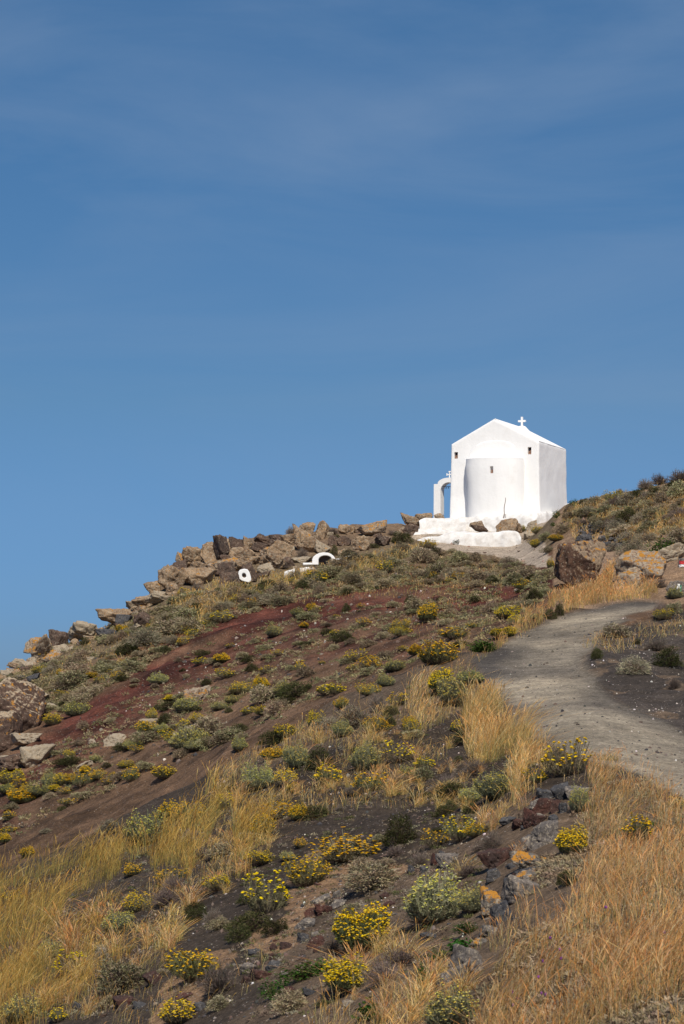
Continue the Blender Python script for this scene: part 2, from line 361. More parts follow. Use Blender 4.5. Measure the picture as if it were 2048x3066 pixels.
RM = {
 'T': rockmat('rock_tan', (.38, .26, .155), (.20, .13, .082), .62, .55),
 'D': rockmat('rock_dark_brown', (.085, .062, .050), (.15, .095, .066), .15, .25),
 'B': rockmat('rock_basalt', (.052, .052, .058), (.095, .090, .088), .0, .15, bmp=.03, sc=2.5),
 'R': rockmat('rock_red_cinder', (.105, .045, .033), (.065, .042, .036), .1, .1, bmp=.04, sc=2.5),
 'G': rockmat('rock_grey', (.19, .16, .135), (.12, .105, .095), .0, .45, bmp=.03, sc=2.5),
 'L': rockmat('rock_orange_lichen', (.34, .245, .165), (.20, .13, .09), .95, .8),
 'LG': rockmat('rock_grey_orange_lichen', (.17, .145, .12), (.10, .09, .08), .98, .5, bmp=.03, sc=2.2),
 'P': rockmat('rock_pale_lichen', (.40, .30, .19), (.25, .17, .11), .5, 1.2),
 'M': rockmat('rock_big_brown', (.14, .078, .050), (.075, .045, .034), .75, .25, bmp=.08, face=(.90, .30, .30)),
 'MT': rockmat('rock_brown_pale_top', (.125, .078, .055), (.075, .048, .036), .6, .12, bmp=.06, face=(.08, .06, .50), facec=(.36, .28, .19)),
}
wm, t, b = nodemat("whitewash")
geo = N(t, 'ShaderNodeNewGeometry').outputs['Position']
mpn = N(t, 'ShaderNodeMapping'); mpn.inputs['Scale'].default_value = (2.2, 2.2, .25); t.links.new(geo, mpn.inputs[0])
s1 = noise(t, mpn.outputs[0], 2.0, 5, .6); s2 = noise(t, geo, 1.3, 6, .7)
c = mix(t, ramp_(t, s1, [(.45, g(0)), (.8, g(.35))]), rgb(.90, .885, .85), rgb(.80, .79, .76))
c = mix(t, ramp_(t, s2, [(.56, g(0)), (.75, g(.35))]), c, rgb(.70, .66, .59))
t.links.new(c, b.inputs['Base Color']); b.inputs['Roughness'].default_value = .9; b.inputs['Specular IOR Level'].default_value = .2
s4 = noise(t, geo, 5.5, 7, .75); c = mix(t, ramp_(t, s4, [(.62, g(0)), (.74, g(.35))]), c, rgb(.70, .66, .60)); t.links.new(c, b.inputs['Base Color'])
bump(t, b, mix(t, .3, noise(t, geo, 1.6, 5, .6), noise(t, geo, 9, 5)), .42, .06)
wm2, t, b = nodemat("whitewash_worn")
geo = N(t, 'ShaderNodeNewGeometry').outputs['Position']
s1 = noise(t, geo, 3.0, 6, .7); s2 = noise(t, geo, 9, 5, .7)
c = mix(t, ramp_(t, s1, [(.40, g(0)), (.66, g(.75))]), rgb(.80, .78, .74), rgb(.56, .51, .45))
c = mix(t, ramp_(t, s2, [(.62, g(0)), (.72, g(.6))]), c, rgb(.45, .38, .32))
t.links.new(c, b.inputs['Base Color']); b.inputs['Roughness'].default_value = .92; bump(t, b, mix(t, .4, s1, s2), .6, .06)
def plain(name, c, rough=.8):
    m, t, b = nodemat(name); geo = N(t, 'ShaderNodeNewGeometry').outputs['Position']
    n_ = noise(t, geo, 25, 4); cc = mix(t, 1.0, rgb(*c), ramp_(t, n_, [(.3, g(.7)), (.7, g(1.3))]), 'MULTIPLY')
    t.links.new(cc, b.inputs['Base Color']); b.inputs['Roughness'].default_value = rough; return m
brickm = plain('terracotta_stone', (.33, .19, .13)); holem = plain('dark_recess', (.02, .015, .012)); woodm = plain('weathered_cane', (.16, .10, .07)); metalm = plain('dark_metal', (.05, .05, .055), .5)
redpm = plain('red_paint', (.55, .04, .04)); greenpm = plain('green_paint', (.06, .30, .17)); nichem = plain('dark_masonry', (.10, .075, .07))
def vegmat(name, transl=.3, var=.35):
    m = bpy.data.materials.new(name); m.use_nodes = True; t = m.node_tree; t.nodes.clear()
    o = N(t, 'ShaderNodeOutputMaterial'); at = N(t, 'ShaderNodeAttribute', attribute_name='col').outputs['Color']
    oi = N(t, 'ShaderNodeObjectInfo').outputs['Random']
    mr = N(t, 'ShaderNodeMapRange'); mr.inputs['To Min'].default_value = 1 - var; mr.inputs['To Max'].default_value = 1 + var; t.links.new(oi, mr.inputs[0])
    hs = N(t, 'ShaderNodeHueSaturation'); t.links.new(at, hs.inputs['Color']); t.links.new(mr.outputs[0], hs.inputs['Value'])
    mr2 = N(t, 'ShaderNodeMapRange'); mr2.inputs['To Min'].default_value = .485; mr2.inputs['To Max'].default_value = .515
    ml = N(t, 'ShaderNodeMath', operation='MULTIPLY'); ml.inputs[1].default_value = 7.31; fr = N(t, 'ShaderNodeMath', operation='FRACT')
    t.links.new(oi, ml.inputs[0]); t.links.new(ml.outputs[0], fr.inputs[0]); t.links.new(fr.outputs[0], mr2.inputs[0]); t.links.new(mr2.outputs[0], hs.inputs['Hue'])
    d = N(t, 'ShaderNodeBsdfDiffuse'); tr = N(t, 'ShaderNodeBsdfTranslucent'); mx = N(t, 'ShaderNodeMixShader'); mx.inputs[0].default_value = transl
    t.links.new(hs.outputs[0], d.inputs[0]); t.links.new(hs.outputs[0], tr.inputs[0]); t.links.new(d.outputs[0], mx.inputs[1]); t.links.new(tr.outputs[0], mx.inputs[2]); t.links.new(mx.outputs[0], o.inputs[0]); return m
vm = vegmat('foliage', .28, .3); fm = vegmat('flowers', .2, .12); grm = vegmat('dry_grass', .35, .15)

# ------------------------------------------------------------------ rocks
def ico(sub):
    bm = bmesh.new(); bmesh.ops.create_icosphere(bm, subdivisions=sub, radius=1.0)
    V = np.array([v.co[:] for v in bm.verts]); Fc = np.array([[v.index for v in f.verts] for f in bm.faces]); bm.free(); return V, Fc
ICO4 = ico(5); ICO5 = ico(6); ICO3 = ico(3)
def rock_verts(base, seed, planes=13, rough=.07, boxy=.6, soft=60.):
    V, Fc = base; r = np.random.default_rng(seed)
    nn = r.normal(size=(planes, 3)); nn = nn / np.linalg.norm(nn, axis=1)[:, None]
    ax = np.array([[1, 0, 0], [-1, 0, 0], [0, 1, 0], [0, -1, 0], [0, 0, 1], [0, 0, -1]]) + r.normal(size=(6, 3)) * .22
    ax = ax / np.linalg.norm(ax, axis=1)[:, None]
    nn = np.concatenate([nn, ax]); h = np.concatenate([r.uniform(.62, 1.05, planes), r.uniform(.66, 1.0, 6) / boxy * .6])
    d = V @ nn.T; q = np.where(d > .02, h[None] / np.maximum(d, .02), 50)
    rad = -np.log(np.exp(-soft * np.minimum(q, 4)).sum(1)) / soft
    P = V * rad[:, None]
    ridg = 1 - np.abs(vnoise(P * 2.3 + seed, seed)) * 2
    step = np.abs(((P @ nn[0]) * 3.1 + .5 * vnoise(P * 1.7 + 9 + seed, seed)) % 1 - .5)      # bedding cracks
    P = P + V * (rough * fbm(P * 2.6 + seed * 3.1, 5, seed, .6) - rough * .9 * np.clip(ridg - .72, 0, 1) * 3 - rough * .9 * np.clip(1 - step / .06, 0, 1) + rough * .9 * vnoise(P * 1.3 + 5 * seed, seed + 2))[:, None]
    m = np.abs(P).max(0); return P / m * .5, Fc          # unit box, centred
ROCKP = [mesh_np("rock%d" % s, *rock_verts(ICO4, 100 + s, 4 + s % 7, .07 + .02 * (s % 3), soft=34.), smooth=True) for s in range(16)]
_rc = {}; OCC = []
def rock(u, v, wpx, hpx, kind, label, group=None, seed=None, name='boulder', cat='boulder', depth=1.0, d=None, tilt=None, zfac=.35):
    if seed is None: seed = int(u * 7 + v * 3) % 9973
    r = random.Random(seed)
    if d is None:
        P, miss = hit1(u, min(v + hpx * zfac, 3050))
        if miss:
            dd_ = P[1]; P = point(u, v, dd_); zc = P[2]
        else:
            dd_ = P[1]; zc = point(u, v, dd_)[2]
    else: dd_ = d; P = point(u, v, d); zc = P[2]
    W = wpx * dd_ / F; H = hpx * dd_ / F
    k = seed % len(ROCKP); key = (k, kind)
    if key not in _rc:
        me = ROCKP[k].copy(); me.materials.clear(); me.materials.append(RM[kind]); _rc[key] = me
    o = link(name, _rc[key])
    D = (W + H) * .55 * depth; OCC.append((u - wpx * .5, u + wpx * .5, v - hpx * .45, v + hpx * .62))
    o.location = (P[0], dd_ + D * .15, zc); o.scale = (W * 1.14, D, H * 1.2)
    t_ = r.uniform(-.42, .42) if tilt is None else tilt
    o.rotation_euler = (r.uniform(-.2, .2), t_, r.uniform(-.5, .5) + (math.pi if r.random() < .5 else 0))
    tag(o, label, cat, group); return o
S = 1.742
def z2(X, Y): return 400 + X / S, 1500 + Y / S
G1 = 'boulders heaped along the ridge'
for X, Y, w_, h_, k, lb in [
 (245, 300, 75, 60, 'L', 'small boulder with orange lichen top, overhanging the left end of the ridge outcrop'),
 (240, 345, 90, 70, 'D', 'dark brown broken rock under the left end of the ridge outcrop'),
 (310, 290, 105, 125, 'T', 'tan flat-faced boulder second in the left ridge outcrop'),
 (395, 270, 100, 120, 'T', 'brown block with orange lichen patch on its crown, left ridge outcrop'),
 (460, 255, 90, 135, 'D', 'dark cracked block in the middle of the left ridge outcrop'),
 (490, 225, 60, 70, 'T', 'pointed knob on top of the left ridge outcrop against the sky'),
 (540, 245, 95, 90, 'D', 'low brown block between the pointed knob and dark overhang'),
 (592, 240, 80, 70, 'T', 'small lichen spotted rock on skyline left of the dark overhang'),
 (205, 410, 165, 130, 'T', 'big rounded brown boulder low at the left foot of ridge outcrop'),
 (110, 460, 100, 90, 'T', 'brown boulder tucked left of the big rounded boulder'),
 (85, 515, 130, 50, 'P', 'flat tan slab below the rounded boulder on the ridge edge'),
 (335, 400, 150, 110, 'T', 'sloping tan rock below the left ridge outcrop'),
 (350, 350, 110, 60, 'T', 'small rounded pale rock at the base of flat-faced boulder'),
 (575, 290, 150, 100, 'T', 'large tilted tan slab rising to the right above the ring-painted rock'),
 (500, 340, 150, 90, 'L', 'long rock streaked with orange lichen above the ring-painted rock'),
 (478, 365, 110, 80, 'D', 'purple brown rock left of the ring-painted rock'),
 (672, 205, 110, 65, 'D', 'dark flat-topped overhanging rock on the skyline'),
 (745, 200, 100, 45, 'D', 'flat dark ledge rock beside the overhang on the skyline'),
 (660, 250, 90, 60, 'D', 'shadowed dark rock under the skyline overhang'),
 (900, 150, 110, 90, 'T', 'high tan boulder on the top of the ridge'),
 (988, 160, 95, 105, 'T', 'tall squarish boulder with orange lichen at the ridge summit'),
 (890, 220, 140, 130, 'T', 'big pale brown boulder below the ridge summit'),
 (765, 265, 130, 100, 'T', 'wide tan boulder in the middle of the ridge pile'),
 (812, 205, 70, 70, 'T', 'leaning tan rock left of the ridge summit boulders'),
 (700, 265, 70, 50, 'L', 'small orange lichened rock in the middle of the pile'),
 (730, 320, 130, 80, 'T', 'weathered pale rock low in the middle of the pile'),
 (685, 360, 90, 60, 'P', 'pale lichen crusted rock right of the ring-painted rock'),
 (675, 390, 75, 40, 'D', 'dark low rock in dry grass right of the ring-painted rock'),
 (880, 305, 130, 40, 'P', 'flat pale ledge rock left of the arched niche'),
 (1112, 150, 85, 65, 'T', 'square topped tan rock on the skyline right of the summit'),
 (1098, 212, 75, 60, 'D', 'dark faced block under the square topped skyline rock'),
 (1245, 152, 150, 75, 'L', 'long rounded skyline boulder with orange patches'),
 (1195, 230, 110, 80, 'T', 'tan boulder above the white kerb'),
 (1305, 205, 85, 60, 'D', 'dark brown rock with bright orange edge above white kerb'),
 (980, 250, 85, 65, 'P', 'lichen speckled rock right behind the arched niche'),
 (1095, 268, 80, 45, 'T', 'low tan rock between the arched niche and the white kerb'),
 (1450, 112, 110, 70, 'T', 'tan boulder just left of the white terrace'),
 (1510, 88, 90, 45, 'T', 'flat tan skyline boulder behind the white terrace'),
 (1448, 160, 90, 60, 'D', 'dark boulder under the tan one left of the white terrace'),
 (800, 320, 80, 55, 'D', 'small dark rock left of the arched niche ledge'),
 (560, 345, 90, 60, 'T', 'small tan rock directly above the ring-painted rock'),
 (1045, 215, 60, 70, 'D', 'narrow dark rock in the gap right of the ridge summit'),
 ]:
    u, v = z2(X, Y); rock(u, v, w_ / S, h_ / S, k, lb, G1)
u, v = z2(1370, 172); rock(u, v, 27, 18, 'P', 'small whitish rock on the ridge near the white terrace', G1)
u, v = z2(500, 410); rock(u, v, 70, 42, 'D', 'low dark rock with an orange spot at the edge of dry grass', G1)
u, v = z2(592, 385); ringrock = rock(u, v, 52, 62, 'D', 'dark upright boulder carrying a painted white ring', G1, tilt=0)
# left slope
S = 1.96
def z3(X, Y): return X / S, 1700 + Y / S
G2 = 'boulders down the left ridge edge'
for X, Y, w_, h_, k, lb in [
 (860, 185, 120, 60, 'T', 'small dark-topped rock on the ridge edge beneath the rounded boulder'), (940, 180, 130, 40, 'P', 'flat pinkish slab in dry grass on ridge edge'),
 (785, 215, 90, 45, 'L', 'low orange tinged rock on the skyline step'), (690, 280, 170, 80, 'T', 'long lichened boulder on the skyline above black rock'),
 (715, 310, 70, 75, 'B', 'black squarish rock under the long skyline boulder'), (825, 305, 90, 75, 'D', 'purple brown rock beside the black squarish rock'),
 (815, 325, 70, 30, 'P', 'pale low rock with orange rim on upper slope'),
 (620, 385, 80, 60, 'B', 'dark grey rock half buried under the skyline boulder'), (490, 362, 140, 95, 'P', 'pale peaked boulder on the skyline'),
 (345, 415, 90, 95, 'D', 'dark pointed boulder on the skyline between two pale ones'), (205, 440, 85, 75, 'L', 'upper block of the upright orange lichened boulder on skyline'),
 (240, 480, 150, 110, 'L', 'upright boulder covered in orange lichen at left skyline'),
 (110, 552, 80, 45, 'P', 'flat pale rock at left end of the skyline'), (180, 545, 50, 45, 'P', 'small pale rock left of the upright orange boulder'),
 (80, 575, 70, 30, 'T', 'lowest skyline slab at the left edge'),
 (75, 705, 100, 60, 'L', 'round rock with orange cap above the big brown boulder'),
 (210, 775, 200, 60, 'P', 'long pale slab lying over the big brown boulder'), (285, 825, 120, 55, 'P', 'pale flat slab running right from the big brown boulder'),
 (155, 1010, 170, 75, 'P', 'white lichened slab under the big brown boulder'), (203, 1112, 145, 155, 'P', 'pale boulder with orange cap below the big brown boulder'),
 (50, 1160, 150, 110, 'D', 'dark overhanging rock at the left edge'), (30, 1120, 90, 30, 'P', 'pale rim slab at left edge'),
 (1150, 755, 150, 120, 'L', 'pale boulder with a large orange patch, alone on the red scree'), (1200, 725, 70, 55, 'P', 'pale lichened rock beside the orange patched boulder'),
 (870, 915, 130, 60, 'P', 'long pale rock among shrubs on the middle slope'), (675, 1015, 125, 85, 'P', 'pale rock half hidden by shrubs below the red scree'),
 (540, 1022, 42, 34, 'P', 'small pale stone left of the half hidden rock'), (500, 1160, 80, 50, 'P', 'pale flat rock behind yellow shrubs, lower left slope'),
 (120, 650, 60, 40, 'B', 'dark rock with white spots under left skyline'), (195, 650, 70, 50, 'B', 'blue black rock with white crust under left skyline'),
 ]:
    u, v = z3(X, Y); q_ = 1.22 if Y < 560 else 1.0; rock(u, v + (5 if Y < 560 else 0), w_ / S * q_, h_ / S * q_, k, lb, G2, depth=1.2)
bl = rock(52, 2125, 215, 190, 'MT', 'huge brown boulder with smooth dark face at the left edge', seed=41, depth=.9, tilt=0)
bl.data = mesh_np('boulder', *rock_verts(ICO5, 977, 7, .05, soft=13.), smooth=True, mat=RM['MT']); bl.rotation_euler = (R(14), R(10), R(20)); bl.scale = (bl.scale[0] * .86, bl.scale[1] * .9, bl.scale[2] * .9); bl.location[2] -= .12
bl2 = rock(5, 2205, 110, 130, 'MT', 'brown rock wall below the huge boulder at left edge', seed=17); bl2.data = bl.data; bl2.rotation_euler = (R(10), 0, R(190))
# right
big = link('boulder', mesh_np('boulder', *rock_verts(ICO5, 905, 12, .06), smooth=True, mat=RM['M']))
Pb, _ = hit1(1735, 1745); big.location = (point(1735, 1688, Pb[1])[0], Pb[1] + .4, point(1735, 1690, Pb[1])[2])
k_ = Pb[1] / F; big.scale = (185 * k_, 150 * k_, 178 * k_); big.rotation_euler = (R(-6), R(-12), R(205))
tag(big, 'big dark faced boulder with orange lichen top beside the upper path', 'boulder')
for u, v, w_, h_, k, lb, dp in [
 (1935, 1700, 165, 100, 'L', 'wide pale slab boulder with orange blotches above the path', 1.3), (1880, 1735, 90, 60, 'L', 'left low end piece of the orange blotched slab', 1),
 (2010, 1660, 90, 60, 'P', 'pale speckled rock behind the blotched slab at right edge', 1), (1752, 1615, 45, 30, 'B', 'black stone standing above the big dark boulder', 1)]:
    rock(u, v, w_, h_, k, lb, 'rocks above the path', depth=dp)
pr = rock(2028, 1770, 66, 56, 'G', 'grey boulder with a white and green painted stripe at right edge', depth=.9, tilt=0)
rr_ = rock(2048, 1690, 30, 34, 'G', 'rock with red and white paint at the right edge', depth=.9, tilt=0)
def daub(parent_rock, du, wpx, hpx, mat, name, dv=0, push=0):
    """a thin coat of paint that follows the rock face"""
    dg = bpy.context.evaluated_depsgraph_get(); dg.update()
    ob = parent_rock; mw = ob.matrix_world.copy() if ob.matrix_world != Matrix.Identity(4) else ob.matrix_basis.copy()
    mw = ob.matrix_basis.copy(); inv = mw.inverted(); from mathutils.bvhtree import BVHTree
    me = ob.data; bv = BVHTree.FromPolygons([v.co[:] for v in me.vertices], [p.vertices[:] for p in me.polygons])
    c = mw @ Vector((0, 0, 0)); uc, vc = project(np.array([c[:]])); nx, nz_ = 9, 12; vv = []; ok = True
    for j in range(nz_ + 1):
        for i in range(nx + 1):
            jit = 3 * (random.random() - .5) if i in (0, nx) else 0
            r = rays([uc[0] + du + wpx * (i / nx - .5) + jit], [vc[0] + dv + hpx * (j / nz_ - .5)])[0]
            o_ = inv @ Vector((0, 0, 0)); dl = (inv @ Vector(r * 200) - o_); hloc, nrm, _, _ = bv.ray_cast(o_, dl.normalized())
            vv.append(hloc)
    good = [h is not None for h in vv]; vt = []
    for h in vv:
        vt.append(h if h is not None else Vector((0, 0, 0)))
    fs = []
    for j in range(nz_):
        for i in range(nx):
            q = [j * (nx + 1) + i, j * (nx + 1) + i + 1, (j + 1) * (nx + 1) + i + 1, (j + 1) * (nx + 1) + i]
            if all(good[k] for k in q): fs.append(q)
    if not fs: return
    cam_l = inv @ Vector((0, 0, 0)); pts = [p + (cam_l - p).normalized() * (.010 + push) / max(ob.scale) for p in vt]
    o2 = link(name, mesh_np(name, [p[:] for p in pts], fs, None, mat), ob)
    so_ = o2.modifiers.new('thick', 'SOLIDIFY'); so_.thickness = .008 / max(ob.scale); so_.offset = 0
bpy.context.view_layer.update()
daub(pr, 6, 9, 44, wm, 'white_paint_stripe'); daub(pr, 12, 3.5, 36, greenpm, 'green_paint_stripe', push=.012)
daub(rr_, -6, 14, 10, redpm, 'red_paint_mark', -6); daub(rr_, -6, 14, 9, wm, 'white_paint_mark', 5)

# dry stone retaining wall of black stones on the knoll
dw = empty('dry_stone_wall', hit1(1800, 1630)[0]); tag(dw, 'ruined dry stone wall of black stones half buried in the knoll', 'stone wall')
vb = []; fb_ = []; off = 0
Vr, Fr = ICO3
for k in range(120):
    uu = random.uniform(1728, 1880); vt_ = np.interp(uu, [1728, 1780, 1880], [1592, 1560, 1590]); vbm = np.interp(uu, [1728, 1800, 1840, 1880], [1612, 1632, 1642, 1622])
    vv_ = random.uniform(vt_, vbm); P, m_ = hit1(uu, vv_ + 3)
    s_ = random.uniform(8, 17) * P[1] / F; Pv, _f = rock_verts(ICO3, 700 + k % 9, 8, .05)
    a_ = random.uniform(0, 6.28); rot = np.array([[math.cos(a_), -math.sin(a_), 0], [math.sin(a_), math.cos(a_), 0], [0, 0, 1]])
    vb.append((Pv * np.array([s_ * 1.2, s_, s_ * random.uniform(.7, 1)])) @ rot + P + np.array([0, -.08, .05])); fb_.append(Fr + off); off += len(Pv)
me = mesh_np('stonework', np.concatenate(vb) - np.array(dw.location), np.concatenate(fb_), smooth=True, mat=RM['B']); link('stonework', me, dw)
P, _ = hit1(1836, 1636); capst = [(1838, 1640, 46, 22), (1800, 1615, 20, 20), (1770, 1588, 18, 14), (1852, 1600, 20, 16), (1822, 1600, 22, 18)]
for k, (u, v, a_, b_) in enumerate(capst):
    o = rock(u, v, a_, b_, 'B' if k != 1 else 'G', None, name='stone'); o.location = Vector(o.location) - dw.location; o.parent = dw
    for q in ('label', 'category', 'group'):
        if q in o: del o[q]

# terrace rocks in front of the chapel
S = 3.136
def z5(X, Y): return 1220 + X / S, 1480 + Y / S
for X, Y, w_, h_, k, lb in [
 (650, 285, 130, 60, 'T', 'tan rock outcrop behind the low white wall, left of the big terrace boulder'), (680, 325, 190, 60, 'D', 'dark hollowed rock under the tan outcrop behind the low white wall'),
 (940, 292, 200, 140, 'T', 'brown rounded boulder under the leaning cane'), (1040, 310, 70, 90, 'T', 'small grey rock right beside the boulder under the cane'),
 (1170, 300, 130, 110, 'P', 'whitewash splashed rock right of the terrace boulder'),
 (50, 245, 130, 80, 'T', 'tan boulder at the left corner of the white terrace'), (50, 320, 130, 80, 'D', 'dark boulder below the left corner of white terrace'),
 (195, 208, 80, 30, 'T', 'flat rock behind the white terrace wall left of the bell arch'), (288, 203, 110, 46, 'L', 'orange brown rock in front of the bell arch pier'), (125, 212, 90, 30, 'T', 'small flat rock on the skyline behind the terrace corner')]:
    u, v = z5(X, Y); rock(u, v, w_ / S, h_ / S, k, lb, 'rocks around the chapel terrace', d={650: 108.5, 680: 108.2, 940: 108.4, 1040: 108.6, 1170: 108.8, 50: 110, 195: 112, 288: 111.6, 125: 111}[X] - (.5 if (X, Y) == (50, 320) else 0), depth=.8, tilt=.1)
u, v = z5(1142, 388); rock(u, v, 46, 30, 'P', 'half whitewashed block at the right end of the low white wall', seed=4, d=106.6)

# ------------------------------------------------------------------ foreground stones
S = 1.96
def z7(X, Y): return 600 + X / S, 2450 + Y / S
G4 = 'loose stones on the near slope'
for X, Y, w_, h_, k, lb in [
 (698, 485, 125, 58, 'G', 'flat grey-tan stone at the top of the stone cluster'), (802, 455, 72, 55, 'G', 'small pinkish stone above the yellow bush'),
 (805, 512, 95, 60, 'G', 'grey stone right of the flat grey-tan stone'), (655, 562, 92, 75, 'R', 'dark red stone left in the stone cluster'),
 (720, 550, 100, 80, 'R', 'dark red slab leaning in the middle of the stone cluster'), (626, 625, 122, 85, 'G', 'square grey-brown stone at the left of the stone cluster'),
 (610, 715, 82, 80, 'B', 'blue grey stone under the square stone'), (678, 738, 105, 85, 'R', 'red brown block at the foot of the cluster'),
 (935, 522, 140, 34, 'G', 'long grey slab behind the big yellow bush'), (1120, 568, 95, 32, 'G', 'flat pinkish slab right of the big yellow bush'),
 (1100, 512, 95, 45, 'R', 'reddish flat stone above the pinkish slab'), (1082, 462, 82, 48, 'R', 'dark red stone at the top right of the big yellow bush'),
 (315, 790, 75, 44, 'B', 'small black stone on the tan clay'), (428, 765, 60, 55, 'R', 'dark red stone beside the black stone'),
 (503, 755, 105, 60, 'R', 'tan red stone between the clay and the cluster'), (440, 870, 100, 62, 'B', 'blue grey stone above the green creeper'),
 (425, 815, 55, 44, 'R', 'small maroon stone above the blue grey stone'), (285, 890, 85, 90, 'G', 'brown grey stone right of the twiggy bush'),
 (350, 930, 135, 70, 'R', 'rust red slab at the left of the green creeper'), (270, 960, 60, 60, 'R', 'maroon stone under the rust red slab'),
 (512, 1045, 85, 95, 'R', 'hollow dark red stone below the green creeper'), (640, 1030, 95, 50, 'B', 'smooth grey stone lying alone under the creeper'),
 (1380, 255, 50, 75, 'R', 'orange red stone left of the upright grey stone'), (1410, 215, 44, 40, 'B', 'black stone behind the upright grey stone'), (1447, 265, 105, 112, 'G', 'upright wedge shaped grey stone above the pale flowered bush'),
 (1310, 312, 55, 50, 'B', 'dark bluish stone on top of the pale flowered bush'), (1238, 305, 60, 55, 'B', 'dark stone left behind the pale flowered bush'),
 (1350, 700, 130, 45, 'B', 'flat dark stone under the pale flowered bush'), (590, 900, 60, 34, 'G', 'small brown stone peeking from the green creeper'),
 (870, 1085, 70, 45, 'G', 'pinkish stone at the foot of the lower yellow bush')]:
    u, v = z7(X, Y); rock(u, v, w_ / S, h_ / S, k, lb, G4, name='stone', cat='stone', zfac=.2)
S = 2.096
def z8(X, Y): return 1300 + X / S, 2300 + Y / S
G5 = 'stones of the ruined wall running down the slope'
for X, Y, w_, h_, k, lb in [
 (805, 165, 115, 115, 'B', 'rounded black stone at the top of the ruined wall'), (695, 178, 110, 75, 'B', 'blackish stone left of the rounded black one on the ruined wall'),
 (905, 172, 120, 85, 'G', 'pale grey rock at the top right of the ruined wall'), (632, 262, 65, 85, 'G', 'grey upright stone in the wall under the blackish stone'),
 (692, 262, 100, 110, 'R', 'dark red stone in the middle of the upper ruined wall'), (768, 252, 75, 90, 'R', 'rusty stone right of the dark red one in the ruined wall'),
 (818, 262, 55, 75, 'B', 'black stone closing the right side of the upper ruined wall'), (745, 325, 75, 55, 'B', 'grey black stone low in the upper ruined wall'),
 (560, 312, 65, 70, 'D', 'squarish brown stone at the left of the ruined wall'), (600, 335, 90, 120, 'R', 'tall dark red stone low in the upper ruined wall'),
 (535, 362, 75, 70, 'R', 'maroon stone at lower left of the upper ruined wall'), (660, 335, 70, 70, 'R', 'maroon block under the dark red stone'),
 (468, 335, 85, 60, 'B', 'bluish rock on gravel left of the ruined wall'), (690, 440, 190, 180, 'G', 'large tan-grey rock in the middle of the ruined wall'),
 (640, 480, 110, 110, 'G', 'tan rock in dry grass below the upper wall'),
 (402, 580, 150, 130, 'R', 'rust red porous boulder left of the lichened slab'), (372, 685, 85, 75, 'B', 'dark hollow stone below the rust red boulder'),
 (600, 595, 200, 110, 'LG', 'grey slab with bright orange lichen, upper one of two'), (610, 650, 160, 50, 'B', 'black stone put in as the shaded underside of the orange lichened slab'),  # the black piece is added as the upper slab's shaded underside
 (580, 705, 155, 72, 'LG', 'second grey slab with orange lichen spots below the first'), (545, 785, 190, 150, 'G', 'rounded blue grey boulder under the two lichened slabs'),
 (460, 770, 60, 120, 'B', 'black stone at left of the rounded blue grey boulder'),
 (358, 880, 150, 190, 'LG', 'leaning dark rock with orange lichen spots above green vine'), (430, 930, 120, 130, 'B', 'dark greenish rock leaning on the orange spotted one'),
 (345, 1035, 120, 70, 'G', 'tan rock under the leaning dark rock'), (300, 1095, 110, 45, 'LG', 'small rock with faded orange lichen beneath tan rock'),
 (230, 1245, 190, 190, 'G', 'tan-grey rock at the bottom of the ruined wall'), (130, 1345, 200, 150, 'G', 'pale rock half hidden by pale yellow flowers at the bottom'),
 (200, 1157, 46, 50, 'LG', 'little rock fully orange with lichen beside the green vine'), (122, 1245, 70, 70, 'B', 'black rock at the bottom left of the ruined wall')]:
    u, v = z8(X, Y); rock(u, v, w_ / S * 1.18, h_ / S * 1.18, k, lb, G5, name='stone', cat='stone', zfac=.2)
S = 2.09
def z9(X, Y): return X / S, 2350 + Y / S
for X, Y, w_, h_, k, lb in [
 (880, 1385, 105, 55, 'B', 'flat dark grey slab near the bottom edge'), (780, 1375, 130, 90, 'R', 'dark red stone left of the flat grey slab'),
 (965, 1225, 120, 100, 'R', 'deep red stone in a hollow of the tan clay'), (860, 1230, 110, 70, 'D', 'dark brown stone left of the deep red one'),
 (485, 1395, 75, 50, 'B', 'dark grey stone near the bottom left corner'), (565, 1380, 24, 50, 'LG', 'thin stone with orange lichen at bottom left'),
 (1150, 1330, 110, 60, 'R', 'maroon stone under the twiggy bush'), (1250, 1400, 90, 60, 'B', 'grey stone below the twiggy bush')]:
    u, v = z9(X, Y); rock(u, v, w_ / S, h_ / S, k, lb, G4, name='stone', cat='stone', zfac=.2)

# rubble: small broken rocks between the big ones; look-alikes share a label
def rubble(poly, n, kinds, lo, hi, label, group, seed, name='rubble_stone'):
    r = np.random.default_rng(seed); us = [p[0] for p in poly]; vs = [p[1] for p in poly]; k = 0
    while k < n:
        u, v = r.uniform(min(us), max(us)), r.uniform(min(vs), max(vs))
        if not inpoly(np.array([u]), np.array([v]), poly)[0]: continue
        s_ = lo * (hi / lo) ** r.uniform() ** 1.5; rock(u, v, s_ * r.uniform(.9, 1.5), s_ * r.uniform(.6, 1.0), kinds[r.integers(len(kinds))], label, group, int(r.integers(9999)), name, 'stone', 1, None, None, .1); k += 1
rubble([(520, 1690), (620, 1640), (800, 1620), (1000, 1590), (1220, 1590), (1230, 1620), (1080, 1655), (900, 1700), (760, 1730), (640, 1745), (540, 1760), (430, 1820), (440, 1780)], 110, ['T', 'T', 'D', 'P', 'L'], 10, 30, 'small broken rock filling the gaps of the ridge rock pile', 'broken rocks in the ridge pile', 5)
rubble([(0, 2020), (60, 1990), (120, 1962), (250, 1905), (360, 1860), (440, 1800), (520, 1750), (530, 1775), (450, 1830), (370, 1880), (260, 1925), (130, 1985), (0, 2040)], 55, ['T', 'T', 'D', 'P', 'L'], 14, 44, 'broken rock of the outcrop along the left skyline', 'broken rocks along the left skyline', 66)
